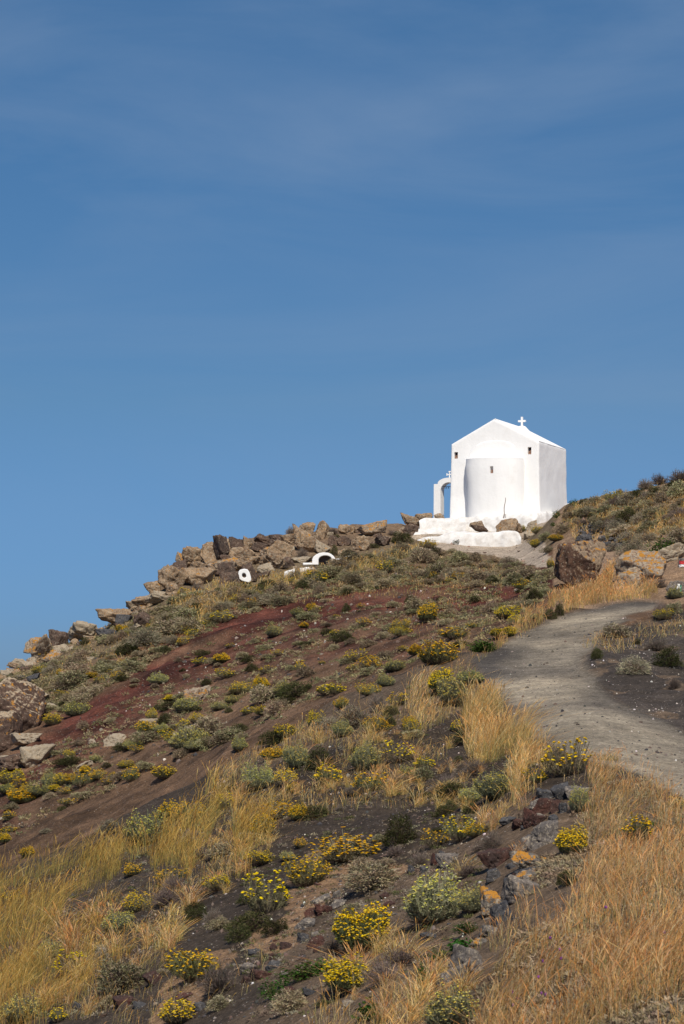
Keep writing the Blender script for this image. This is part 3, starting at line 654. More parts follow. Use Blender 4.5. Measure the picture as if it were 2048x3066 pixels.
rubble([(0, 2010), (120, 1960), (250, 1890), (400, 1820), (520, 1770), (520, 1830), (420, 1900), (250, 1990), (100, 2070), (0, 2080)], 40, ['T', 'D', 'P'], 7, 22, 'small rock on the scrubby slope just under the left skyline', 'small rocks under the left skyline', 6)
rubble([(1500, 2560), (1560, 2440), (1620, 2360), (1700, 2340), (1720, 2400), (1660, 2480), (1610, 2580), (1600, 2700), (1500, 2800), (1420, 2900), (1340, 2990), (1300, 2960), (1400, 2830), (1460, 2740)], 46, ['B', 'D', 'G', 'R', 'G'], 12, 42, 'small dark stone in the rubble of the ruined wall', 'rubble of the ruined wall', 7)
rubble([(720, 2860), (860, 2780), (900, 2680), (960, 2620), (1120, 2590), (1180, 2680), (1020, 2760), (960, 2860), (880, 2990), (700, 3010)], 40, ['R', 'G', 'B', 'D'], 9, 28, 'small broken stone around the tan clay patch', 'broken stones by the clay patch', 8)
rubble([(300, 2980), (480, 2900), (640, 2950), (640, 3060), (260, 3060)], 18, ['R', 'B', 'D'], 10, 30, 'small dark stone near the bottom left', 'dark stones at bottom left', 9)

# ------------------------------------------------------------------ chapel
S = 2.613
def z1(X, Y): return 1180 + X / S, 1200 + Y / S
TH = R(-22); W_, L_, Z0 = 4.31, 4.39, 7.75
EAVE, RIDGE = 11.425 - Z0, 12.56 - Z0
ch = empty('chapel', (5.135, 113.60, Z0), TH); tag(ch, 'small whitewashed gabled chapel with rounded apse on the hilltop', 'chapel')
e1 = np.array([math.cos(TH), math.sin(TH), 0]); e2 = np.array([-math.sin(TH), math.cos(TH), 0]); O_ = np.array([5.135, 113.60, Z0])
def front(X, Y, off=0.0):
    """local x, z of a photo point on the plane `off` metres in front of the east wall"""
    u, v = z1(X, Y); r = rays([u], [v])[0]; o2 = O_ - e2 * off; tt = (o2 @ e2) / (r @ e2); P = r * tt - O_; return P @ e1, P[2]
def bmesh_obj(name, bm, mat, parent, smooth=False):
    me = bpy.data.meshes.new(name); bm.to_mesh(me); bm.free(); me.materials.append(mat)
    for p in me.polygons: p.use_smooth = smooth
    return link(name, me, parent)
def slab(bm, x0, x1, y0, y1, z0, z1, M=None):
    r = bmesh.ops.create_cube(bm, size=1.0); vs = r['verts']
    for v in vs: v.co = Vector((x0 + (v.co.x + .5) * (x1 - x0), y0 + (v.co.y + .5) * (y1 - y0), z0 + (v.co.z + .5) * (z1 - z0)))
    if M: 
        for v in vs: v.co = M @ v.co
    return vs
def jitter(me, amp, sc, seed=0):
    V = np.empty(len(me.vertices) * 3); me.vertices.foreach_get('co', V); V = V.reshape(-1, 3)
    D = np.stack([fbm(V / sc + 11, 3, seed), fbm(V / sc + 31, 3, seed + 5), fbm(V / sc + 51, 3, seed + 9)], 1) * amp
    me.vertices.foreach_set('co', (V + D).astype(np.float32).ravel()); me.update()
bt = .07  # batter
bm = bmesh.new()
prof = [(-bt, 0), (W_ + bt, 0), (W_, EAVE), (W_ / 2, RIDGE), (0, EAVE)]
f0 = [bm.verts.new((x, -(bt if z == 0 else 0), z)) for x, z in prof]; f1 = [bm.verts.new((x, L_ + (bt if z == 0 else 0), z)) for x, z in prof]
bm.faces.new(f0); bm.faces.new(f1[::-1])
for i in range(5): bm.faces.new([f0[i], f1[i], f1[(i + 1) % 5], f0[(i + 1) % 5]])
bmesh.ops.recalc_face_normals(bm, faces=bm.faces)
body = bmesh_obj('walls', bm, wm, ch)
def cutter(x0, x1, z0, z1, y0=-.6, y1=.28):
    bm = bmesh.new(); slab(bm, x0, x1, y0, y1, z0, z1); me = bpy.data.meshes.new('cut'); bm.to_mesh(me); bm.free(); o = link('cut', me, ch); return o
wins = []
for (xa, ya, xb, yb) in ((471, 401, 499, 453), (1046, 362, 1074, 420)):
    p = front(xa, yb); q = front(xb, ya); wins.append((p[0], q[0], p[1], q[1]))
cuts = [cutter(*w4) for w4 in wins]
bv = body.modifiers.new('bevel', 'BEVEL'); bv.width = .06; bv.segments = 3; bv.limit_method = 'ANGLE'; bv.angle_limit = R(20)
def apply_bool(ob, cuts):
    for c_ in cuts:
        m_ = ob.modifiers.new('b', 'BOOLEAN'); m_.object = c_; m_.operation = 'DIFFERENCE'; m_.solver = 'EXACT'
    bpy.context.view_layer.update(); dg = bpy.context.evaluated_depsgraph_get(); me = bpy.data.meshes.new_from_object(ob.evaluated_get(dg))
    ob.modifiers.clear(); ob.data = me
    for c_ in cuts: bpy.data.objects.remove(c_)
ss_ = body.modifiers.new('sub', 'SUBSURF'); ss_.subdivision_type = 'SIMPLE'; ss_.levels = 5; ss_.render_levels = 5
bpy.context.view_layer.update(); me = bpy.data.meshes.new_from_object(body.evaluated_get(bpy.context.evaluated_depsgraph_get())); body.modifiers.clear(); body.data = me; jitter(me, .016, .9, 4)
apply_bool(body, cuts)
for p_ in body.data.polygons: p_.use_smooth = True
try: body.data.set_sharp_from_angle(angle=R(32))
except Exception: pass
# roof: two whitewashed slopes lying on the gables, with a small parapet at the far end
bm = bmesh.new()
def roofslab(sgn):
    x0, x1 = (W_ / 2, -.0) if sgn < 0 else (W_ / 2, W_ + .0)
    vs = [(x0, .10, RIDGE + .003), (x1, .10, EAVE + .003), (x1, L_ - .003, EAVE + .003), (x0, L_ - .003, RIDGE + .003)]
    b0 = [bm.verts.new(v) for v in vs]; t0 = [bm.verts.new((v[0], v[1], v[2] + .03)) for v in vs]
    bm.faces.new(t0); bm.faces.new(b0[::-1])
    for i in range(4): bm.faces.new([b0[i], b0[(i + 1) % 4], t0[(i + 1) % 4], t0[i]])
roofslab(-1); roofslab(1); bmesh.ops.recalc_face_normals(bm, faces=bm.faces)
bmesh_obj('roof', bm, wm, ch)
bm = bmesh.new(); pr_ = [(W_ / 2 - .35, RIDGE - .16), (W_ / 2 - .12, RIDGE + .09), (W_ / 2 + .12, RIDGE + .09), (W_ / 2 + .35, RIDGE - .16)]
a_ = [bm.verts.new((x, L_ - .3, z)) for x, z in pr_]; b_ = [bm.verts.new((x, L_ + .02, z)) for x, z in pr_]
bm.faces.new(a_); bm.faces.new(b_[::-1])
for i in range(4): bm.faces.new([a_[i], b_[i], b_[(i + 1) % 4], a_[(i + 1) % 4]])
bmesh.ops.recalc_face_normals(bm, faces=bm.faces); bmesh_obj('cross_base', bm, wm, ch)
bm = bmesh.new(); xc = W_ / 2; zc = RIDGE + .07; t_ = .045
slab(bm, xc - t_, xc + t_, L_ - .2, L_ - .1, zc, zc + .47); slab(bm, xc - .19, xc - t_, L_ - .2, L_ - .1, zc + .22, zc + .31); slab(bm, xc + t_, xc + .19, L_ - .2, L_ - .1, zc + .22, zc + .31)
bmesh_obj('roof_cross', bm, wm, ch)
# apse
xl, _ = front(560, 600, .2); xr, _ = front(1014, 600, .2); ztop = front(765, 438, .95)[1]; ac = (xl + xr) / 2; aw = (xr - xl) / 2; AD = 1.0
nth = 48; lv = [0, .3, .8, 1.3, 1.8, 2.2, ztop - .35, ztop - .12, ztop - .03, ztop]; Va = []
for z in lv:
    k = 1.02 if z < .9 else 1.0
    sh = 1.0 - .035 * max(0, 1 - z / 1.7)
    inset = 0 if z < ztop - .13 else (.03 if z < ztop - .01 else .09)
    for i in range(nth + 1):
        a_ = math.pi * i / nth; c_, s_ = math.cos(a_), math.sin(a_)
        ex = .8; cxx = math.copysign(abs(c_) ** ex, c_) * (1 if c_ > 0 or z > 2.0 else .95); sy = abs(s_) ** ex
        Va.append((ac + (aw * sh - inset) * cxx, .0 - (AD * (1 + .06 * (1 - z / ztop)) - inset) * sy + .01, z))
# ledge and shallow half dome above
hd = front(780, 305, 0)[1] - ztop
ab = (front(1000, 440)[0] - front(580, 440)[0]) / 2; abc = (front(1000, 440)[0] + front(580, 440)[0]) / 2
for k in range(9):
    q = k / 8 * math.pi / 2; rr1 = math.cos(q); zz = ztop + .012 + hd * math.sin(q)
    for i in range(nth + 1):
        a_ = math.pi * i / nth; Va.append((abc + max(ab * rr1, .001) * math.cos(a_), .01 - .03 * min(1, 4.0 * math.sin(a_) * rr1) * min(1, 3 * (1.02 - q / 1.5708)), zz))
nl = len(lv) + 9; ix = np.arange(nl * (nth + 1)).reshape(nl, nth + 1)
Fa = np.stack([ix[:-1, :-1], ix[:-1, 1:], ix[1:, 1:], ix[1:, :-1]], 2).reshape(-1, 4)
ap = link('apse', mesh_np('apse', Va, Fa[:, ::-1], None, wm, True), ch)
jitter(ap.data, .012, .7, 8); so_ = ap.modifiers.new('s', 'SOLIDIFY'); so_.thickness = .3; so_.offset = -1
p = front(751, 567, 1.0); q = front(775, 512, 1.0); sw = (p[0], q[0], p[1], q[1])
apply_bool(ap, [cutter(sw[0], sw[1], sw[2], sw[3], -1.5, -.86)])
for p_ in ap.data.polygons: p_.use_smooth = True
try: ap.data.set_sharp_from_angle(angle=R(35))
except Exception: pass
for k, (x0, x1, z0_, z1_) in enumerate(wins + [sw]):
    y0 = .27 if k < 2 else -.70
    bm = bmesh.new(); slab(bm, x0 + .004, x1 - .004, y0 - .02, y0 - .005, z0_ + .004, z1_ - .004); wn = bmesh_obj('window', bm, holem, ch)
    bm = bmesh.new(); f_ = .04 if k < 2 else -.93; hz_ = (z1_ - z0_); ww = x1 - x0
    slab(bm, x0 + .01, x1 - .01, f_, f_ + .16, z0_ + .01, z0_ + hz_ * .28); slab(bm, x0 + ww * .1, x0 + ww * .55, f_ + .02, f_ + .16, z0_ + hz_ * .30, z0_ + hz_ * .5); slab(bm, x0 + ww * .6, x1 - .02, f_ + .0, f_ + .15, z0_ + hz_ * .29, z0_ + hz_ * .6)
    bmesh.ops.bevel(bm, geom=bm.edges[:], offset=.012, segments=2, affect='EDGES'); bmesh_obj('blocking_stones', bm, brickm, wn)
# plinth under the chapel: bulging whitewashed rock
def heap(name, us, vtop, vbot, dtop, dbot, mat, parent=None, thick=1.0, nx=90, nz=26, amp=.05, sc=.7, seed=1, rnd=.12, org=None):
    """whitewashed masonry or rock: a bulging face given by its top and foot line, with real depth behind it"""
    Vh = []; uu = np.linspace(us[0], us[-1], nx)
    tv = np.interp(uu, us, vtop); bv_ = np.interp(uu, us, vbot); td = np.interp(uu, us, dtop); bd = np.interp(uu, us, dbot)
    T = rays(uu, tv) * td[:, None]; B = rays(uu, bv_) * bd[:, None]; B[:, 2] -= .25
    rows = []
    for k in range(nz):
        t = k / (nz - 1)
        Q = B * (1 - t) + T * t; Q[:, 1] -= rnd * math.sin(math.pi * t) * .5
        if t > .85: Q[:, 1] += rnd * ((t - .85) / .15) ** 2
        rows.append(Q)
    for k in range(1, 6):
        Q = rows[nz - 1].copy(); Q[:, 1] += thick * k / 5; Q[:, 2] += .02 * k * (1 - k / 6); rows.append(Q)
    for k in range(1, 8):
        Q = rows[nz + 4].copy(); Q[:, 2] -= (T[:, 2] - B[:, 2] + .5) * k / 7; rows.append(Q)
    # close the ends by squeezing the last columns together
    G_ = np.array(rows); nr = len(rows)
    back = G_[:, :, 1].max(0); 
    V_ = G_.reshape(-1, 3); D_ = np.stack([fbm(V_ / sc + 3, 4, seed), fbm(V_ / sc + 23, 4, seed + 3), fbm(V_ / sc + 43, 4, seed + 7)], 1) * amp
    V_ = V_ + D_; ix = np.arange(nr * nx).reshape(nr, nx)
    F_ = [np.stack([ix[:-1, :-1], ix[:-1, 1:], ix[1:, 1:], ix[1:, :-1]], 2).reshape(-1, 4)]
    for cidx, flip in ((0, False), (nx - 1, True)):       # end caps: front row k meets back row
        fr_ = ix[:nz, cidx]; bk_ = ix[::-1, cidx][:8]; kk = np.rint(np.linspace(0, 7, nz)).astype(int)
        q = np.stack([fr_[:-1], fr_[1:], bk_[kk[1:]], bk_[kk[:-1]]], 1); q = q[kk[1:] != kk[:-1]]
        tri = None; F_.append(q if flip else q[:, ::-1])
    V_ = V_ - (np.array(org) if org is not None else 0)
    return link(name, mesh_np(name, V_, np.concatenate(F_), None, mat, True), parent)
def zz5(pts): return [1220 + X / 3.136 for X, *_ in pts], pts
# (zoomed X, top Y, bottom Y)
pts = [(395, 231, 300), (480, 228, 330), (560, 226, 340), (700, 208, 352), (850, 196, 352), (1000, 186, 352), (1110, 184, 352), (1200, 178, 352), (1300, 168, 352), (1405, 172, 345)]
us = [1220 + p[0] / 3.136 for p in pts]; vt = [1480 + p[1] / 3.136 for p in pts]; vbm = [1480 + p[2] / 3.136 for p in pts]
pl = heap('chapel_plinth', us, vt, vbm, np.interp(us, [1345, 1618, 1670], [112.4, 110.3, 113.0]), np.interp(us, [1345, 1618, 1670], [112.0, 110.0, 112.6]), wm2, None, 6.0, seed=5, amp=.09, rnd=.12)
pl.data.transform(Matrix.Translation(-Vector((7, 112, 7)))); pl.location = (7, 112, 7); pl.name = 'chapel_plinth'
tag(pl, 'bulging whitewashed rock base under the chapel', 'plinth')
pts = [(66, 330, 440), (80, 328, 440), (100, 330, 436), (104, 300, 430), (122, 240, 425), (150, 232, 420), (300, 226, 400), (400, 225, 380), (480, 240, 372), (520, 250, 362), (556, 262, 358)]
def wall(name, pts, d0, d1, thick, label, amp=.05, mat=None, seed=2, rnd=.08, sc=.55, nz=26):
    us = [1220 + p[0] / 3.136 for p in pts]; vt = [1480 + p[1] / 3.136 for p in pts]; vb_ = [1480 + p[2] / 3.136 for p in pts]
    dt = np.linspace(d0, d1, len(us)); c = point(us[0], vb_[0], d0)
    o = heap(name, us, vt, vb_, dt, dt - .12, mat or wm2, None, thick, seed=seed, amp=amp, rnd=rnd, sc=sc, org=c, nz=nz); o.location = c; tag(o, label, 'wall'); return o
wall('terrace_wall', [(112, 245, 425), (124, 234, 425), (160, 228, 420), (300, 225, 400), (420, 225, 380), (500, 236, 365), (552, 250, 358)], 109.6, 110.0, 3.0, 'upper whitewashed terrace wall left in front of the chapel', seed=3)
wall('terrace_step', [(64, 345, 445), (72, 332, 440), (110, 328, 436), (200, 334, 425), (260, 330, 410), (340, 338, 396), (420, 350, 385), (490, 356, 372)], 108.7, 108.9, 1.2, 'whitewashed step at the foot of the upper terrace wall', seed=7)
wall('low_wall', [(-60, 475, 490), (0, 452, 472), (60, 432, 466), (140, 408, 468), (200, 402, 472), (300, 396, 476), (360, 372, 474), (400, 360, 470), (450, 354, 462), (540, 350, 458), (620, 360, 458), (680, 364, 458), (740, 357, 457), (870, 355, 455), (900, 346, 452), (950, 343, 450), (1020, 350, 449), (1045, 362, 446), (1062, 405, 440)], 107.2, 106.0, .45, 'low wavy whitewashed wall along the front of the terrace', seed=11)
# small dark stones left at the foot of the wall
for k, (X, Y, a_, b_, lb) in enumerate([(872, 446, 30, 12, 'small dark stone at the foot of the low white wall'), (1000, 437, 34, 14, 'small dark stone near the right end of the low white wall'), (385, 452, 60, 16, 'flat brown stone at the foot of the low white wall'), (655, 505, 36, 18, 'reddish stone lying on the sandy terrace'), (555, 497, 28, 12, 'small grey stone lying on the sandy terrace')]):
    u, v = z5(X, Y); rock(u, v, a_ / 3.136, b_ / 3.136, 'D', lb, 'stones on the terrace', name='stone', cat='stone', zfac=.3)
# white patch of wall behind the knoll
wall('parapet_wall', [(1480, 102, 160), (1520, 88, 150), (1600, 92, 150), (1680, 110, 160)], 112, 114, .4, 'end of a low whitewashed wall showing behind the knoll', seed=13)

# bell arch
AY = 2.2                                    # how far behind the east wall it stands
ba = empty('bell_arch', tuple(O_ + e2 * AY), TH); tag(ba, 'slim whitewashed bell arch standing left of the chapel', 'bell arch')
def arch_xy(X, Y):
    x, z = front(X, Y, -AY); return x, z
xo = arch_xy(311, 700)[0]; xs = arch_xy(345, 700)[0]; xi = arch_xy(363, 700)[0]; zsh = arch_xy(330, 650)[1]; ztp = arch_xy(425, 601)[1]; zin = arch_xy(405, 638)[1]; zb = arch_xy(350, 905)[1] - .6
xcn = arch_xy(425, 700)[0]; Ro = xcn - xs + .03; Ri = xcn - xi; zsp = zin - Ri * 1.0
bm = bmesh.new(); TA = .5
outer = [(xo - .02, zb), (xo, zsh - .01), (xs, zsh)]
for k in range(1, 24):
    a_ = math.pi - math.pi * k / 24; outer.append((xcn + Ro * math.cos(a_), zsh + (ztp - zsh) * math.sin(a_)))
outer += [(2 * xcn - xs, zsh), (2 * xcn - xo, zsh - .01), (2 * xcn - xo + .02, zb)]
inner = [(2 * xcn - xi, zb), (2 * xcn - xi, zsp)]
for k in range(1, 24):
    a_ = math.pi * k / 24; inner.append((xcn + Ri * math.cos(a_), zsp + (zin - zsp) * math.sin(a_)))
inner += [(xi, zsp), (xi, zb)]
half = len(outer)
# stitch as strips between outer and inner by nearest parameter
def strip(y, flip):
    o_ = [bm.verts.new((x, y, z)) for x, z in outer]; i_ = [bm.verts.new((x, y, z)) for x, z in inner[::-1]]
    return o_, i_
oF, iF = strip(0, 0); oB, iB = strip(TA, 1)
no, ni = len(oF), len(iF)
def param(lst):
    d = [0]; 
    for p_, q_ in zip(lst, lst[1:]): d.append(d[-1] + math.hypot(q_[0] - p_[0], q_[1] - p_[1]))
    return [x / d[-1] for x in d]
po, pi_ = param(outer), param(inner[::-1])
def stitch(o_, i_):
    a, b = 0, 0
    while a < no - 1 or b < ni - 1:
        if b == ni - 1 or (a < no - 1 and po[a + 1] <= pi_[b + 1]): bm.faces.new([o_[a], o_[a + 1], i_[b]]); a += 1
        else: bm.faces.new([o_[a], i_[b + 1], i_[b]]); b += 1
stitch(oF, iF); stitch(oB, iB)
for L1, L2 in ((oF, oB), (iF, iB)):
    for k in range(len(L1) - 1): bm.faces.new([L1[k], L1[k + 1], L2[k + 1], L2[k]])
bm.faces.new([oF[0], oB[0], iB[0], iF[0]]); bm.faces.new([oF[-1], oB[-1], iB[-1], iF[-1]])
bmesh.ops.recalc_face_normals(bm, faces=bm.faces); arch = bmesh_obj('arch', bm, wm, ba)
# trefoil cross
xk, _ = arch_xy(421, 600); bm = bmesh.new(); y0, y1 = TA / 2 - .035, TA / 2 + .035; cz = arch_xy(421, 574)[1]
slab(bm, xk - .02, xk + .02, y0, y1, ztp - .06, cz + .12); slab(bm, xk - .13, xk - .02, y0, y1, cz - .02, cz + .02); slab(bm, xk + .02, xk + .13, y0, y1, cz - .02, cz + .02)
for dx, dz in ((-.14, 0), (.14, 0), (0, .14)):
    for ox, oz in ((0, 0), (-dz * .22, dx * .22), (dz * .22, -dx * .22)):
        r_ = bmesh.ops.create_uvsphere(bm, u_segments=12, v_segments=8, radius=.032); bmesh.ops.translate(bm, verts=r_['verts'], vec=(xk + dx + ox, TA / 2, cz + dz + oz))
bmesh_obj('arch_cross', bm, wm, ba)
# bar with small bells
zr = arch_xy(420, 668)[1]; bm = bmesh.new(); slab(bm, xi - .05, 2 * xcn - xi + .05, TA / 2 - .012, TA / 2 + .012, zr - .012, zr + .012); bar = bmesh_obj('bell_bar', bm, metalm, ba)
for dx in (.2, .32, .45):
    bm = bmesh.new(); x_ = xi + dx; prof_ = [(.008, 0), (.012, -.02), (.022, -.05), (.034, -.075)]
    ring = []
    for r_, z_ in prof_: ring.append([bm.verts.new((x_ + r_ * math.cos(2 * math.pi * k / 12), TA / 2 + r_ * math.sin(2 * math.pi * k / 12), zr - .012 + z_)) for k in range(12)])
    for a_, b_ in zip(ring, ring[1:]):
        for k in range(12): bm.faces.new([a_[k], a_[(k + 1) % 12], b_[(k + 1) % 12], b_[k]])
    bm.faces.new(ring[0]); bmesh_obj('bell', bm, metalm, bar)

# leaning cane
P0 = point(1180 + 856 / 2.613, 1200 + 918 / 2.613, 108.6); P1 = point(1180 + 871 / 2.613, 1200 + 758 / 2.613, 108.9)
def tube(name, pts, rad, mat, parent=None, seg=8):
    Vt_, Ft_ = [], []
    for k, (p_, r_) in enumerate(zip(pts, rad)):
        for j in range(seg): Vt_.append((p_[0] + r_ * math.cos(6.2832 * j / seg), p_[1] + r_ * math.sin(6.2832 * j / seg), p_[2]))
    for k in range(len(pts) - 1):
        for j in range(seg): Ft_.append((k * seg + j, k * seg + (j + 1) % seg, (k + 1) * seg + (j + 1) % seg, (k + 1) * seg + j))
    return link(name, mesh_np(name, Vt_, Ft_, None, mat, True), parent)
cs = [(P0 * (1 - t) + P1 * t + np.array([.015 * math.sin(9 * t), 0, 0])) - P0 for t in np.linspace(0, 1, 9)]
cane = tube('cane', cs, np.linspace(.022, .012, 9), woodm); cane.location = P0; tag(cane, 'thin brown cane standing upright in front of the apse', 'cane')
P0 = point(1180 + 869 / 2.613, 1200 + 918 / 2.613, 108.7)
cane = tube('cane', [np.array((0, 0, z)) for z in (0, .1, .2)], [.014, .012, .010], woodm); cane.location = P0; tag(cane, 'short broken cane stub beside the tall cane', 'cane')

# arched niche in the white kerb
k_ = 99.0 / F; nb_ = empty('arched_niche', point(971, 1692, 99.0)); tag(nb_, 'half round whitewashed niche arch built into the ridge', 'niche')
def px(X, Y): return 880 + X / 7.84, 1620 + Y / 7.84
def local(X, Y, d, o): u, v = px(X, Y); return point(u, v, d) - np.array(o.location)
oc = [(430, 560), (430, 430), (455, 370), (520, 315), (600, 280), (700, 266), (790, 272), (870, 300), (930, 350), (965, 400), (985, 450), (990, 500)]
ic = [(578, 560), (578, 430), (600, 390), (640, 358), (700, 340), (760, 338), (800, 345), (840, 362), (870, 385), (882, 410), (880, 470), (875, 500)]
def ringwall(name, oc, ic, conv, thick, mat, parent, closed=False):
    n_ = len(oc); Vn = []
    for off_, s_ in ((0, 1.0), (thick, 1.0)):
        for lst in (oc, ic):
            for X, Y in lst: p_ = conv(X, Y); Vn.append((p_[0], p_[1] + off_, p_[2]))
    Fn = []; rng_ = range(n_) if closed else range(n_ - 1)
    for k in rng_:
        k2 = (k + 1) % n_; A0, A1, B0, B1 = k, k2, n_ + k, n_ + k2
        Fn += [(A0, A1, B1, B0), (2 * n_ + B0, 2 * n_ + B1, 2 * n_ + A1, 2 * n_ + A0), (A1, A0, 2 * n_ + A0, 2 * n_ + A1), (B0, B1, 2 * n_ + B1, 2 * n_ + B0)]
    if not closed:
        for k, fl in ((0, 0), (n_ - 1, 1)):
            q = (k, n_ + k, 3 * n_ + k, 2 * n_ + k); Fn.append(q if not fl else q[::-1])
    o = link(name, mesh_np(name, Vn, Fn, None, mat), parent); m_ = o.modifiers.new('b', 'BEVEL'); m_.width = .03; m_.segments = 3; return o
ringwall('arch_band', oc, ic, lambda X, Y: local(X, Y, 99.0, nb_), .6, wm, nb_)
fx = [(560, 570), (560, 330), (900, 330), (900, 520)]; q4 = [local(X, Y, 99.35, nb_) for X, Y in fx]; q5 = [q + np.array([0, .2, 0]) for q in q4]
link('niche_back', mesh_np('niche_back', q4 + q5, [(0, 1, 2, 3), (7, 6, 5, 4), (0, 4, 5, 1), (1, 5, 6, 2), (2, 6, 7, 3), (3, 7, 4, 0)], None, nichem), nb_)
lg = [local(X, Y, 98.9, nb_) for X, Y in ((210, 560), (210, 508), (435, 508), (435, 560))]; lg2 = [q + np.array([0, .6, 0]) for q in lg]
o = link('side_ledge', mesh_np('side_ledge', lg + lg2, [(0, 1, 2, 3), (7, 6, 5, 4), (0, 4, 5, 1), (1, 5, 6, 2), (2, 6, 7, 3), (3, 7, 4, 0)], None, wm), nb_); m_ = o.modifiers.new('b', 'BEVEL'); m_.width = .03; m_.segments = 2
# whitewashed kerb climbing to the terrace
def pxwall(name, uvs, d0, d1, thick, label, seed):
    us = [p[0] for p in uvs]; c = point(us[0], uvs[0][2], d0); dt = np.linspace(d0, d1, len(us))
    o = heap(name, us, [p[1] for p in uvs], [p[2] for p in uvs], dt, dt, wm2, None, thick, nx=110, nz=10, amp=.04, sc=.4, seed=seed, rnd=.06, org=c); o.location = c; tag(o, label, 'kerb'); return o
pxwall('kerb', [(898, 1702, 1708), (905, 1700, 1712), (935, 1695, 1712), (960, 1688, 1700), (985, 1680, 1692), (1005, 1674, 1686), (1030, 1670, 1678), (1060, 1663, 1671)], 98.4, 100.8, .35, 'whitewashed kerb running under the arched niche', 21)
pxwall('kerb', [(1062, 1660, 1668), (1080, 1656, 1666), (1110, 1651, 1659), (1140, 1645, 1654), (1170, 1634, 1644), (1200, 1628, 1640), (1225, 1621, 1636)], 101.2, 106.5, .3, 'broken upper length of whitewashed kerb climbing to the terrace', 22)
pxwall('kerb', [(850, 1712, 1716), (862, 1708, 1714), (880, 1703, 1710)], 97.5, 98.0, .3, 'short whitewashed kerb stub left of the arched niche', 23)
# painted ring on the dark rock
zr_ = 3.92
def pr3(X, Y): return 500 + X / zr_, 1540 + Y / zr_
ro = [(855, 650), (905, 638), (945, 645), (968, 680), (985, 740), (990, 775), (965, 802), (930, 795), (880, 780), (845, 755), (832, 710), (838, 675)]
ri = [(885, 695), (903, 689), (915, 694), (926, 705), (929, 722), (928, 735), (915, 745), (903, 744), (890, 738), (882, 730), (879, 718), (880, 705)]
dR = ringrock.location.y - ringrock.scale.y * .5 - .12
nr_ = empty('painted_ring', point(*pr3(905, 720), dR)); tag(nr_, 'thick whitewashed ring with a square hole on the dark rock', 'ring')
ringwall('ring', ro, ri, lambda X, Y: point(*pr3(X, Y), dR) - np.array(nr_.location), .5, wm, nr_, True)
q4 = [point(*pr3(X, Y), dR + .12) - np.array(nr_.location) for X, Y in ((872, 752), (872, 682), (936, 682), (936, 752))]; q5 = [q + np.array([0, .1, 0]) for q in q4]
link('hole_back', mesh_np('hole_back', q4 + q5, [(0, 1, 2, 3), (7, 6, 5, 4), (0, 4, 5, 1), (1, 5, 6, 2), (2, 6, 7, 3), (3, 7, 4, 0)], None, RM['D']), nr_)
pmats = {'stem': plain('green_stem', (.2, .2, .08)), 'petal': plain('purple_petal', (.18, .04, .20)), 'bone': plain('bleached_wood', (.72, .68, .62))}

# ------------------------------------------------------------------ plants
class Soup:
    def __init__(s): s.V = []; s.C = []
    def quads(s, V, C): s.V.append(V.reshape(-1, 4, 3)); s.C.append(np.broadcast_to(np.asarray(C, float).reshape(-1, 1, 3) if np.ndim(C) > 1 else np.asarray(C, float), (len(V.reshape(-1, 4, 3)), 4, 3)))
    def ribbon(s, P0, P1, w0, w1, side, C): s.quads(np.stack([P0 - side * w0, P0 + side * w0, P1 + side * w1, P1 - side * w1], 1), C)
    def mesh(s, name, mat):
        V = np.concatenate(s.V).reshape(-1, 3); C = np.concatenate(s.C).reshape(-1, 3); return mesh_np(name, V, np.arange(len(V)).reshape(-1, 4), C, mat)
def nrm(v): return v / np.maximum(np.linalg.norm(v, axis=1), 1e-9)[:, None]
def cvar(r, base, n, dv=.25, dh=.08):
    c = np.asarray(base)[None] * (1 + r.uniform(-dv, dv, (n, 1))) * (1 + r.uniform(-dh, dh, (n, 3))); return np.clip(c, 0, 1)
def pick(r, bases, n, probs=None, **k):
    b = np.asarray(bases)[r.choice(len(bases), n, p=probs)]; return np.clip(b * (1 + r.uniform(-.25, .25, (n, 1))) * (1 + r.uniform(-.08, .08, (n, 3))), 0, 1)
YEL = [(.86, .56, .012), (.78, .49, .012), (.64, .45, .05)]
PAL = [(.62, .56, .14), (.55, .50, .16), (.66, .52, .07)]
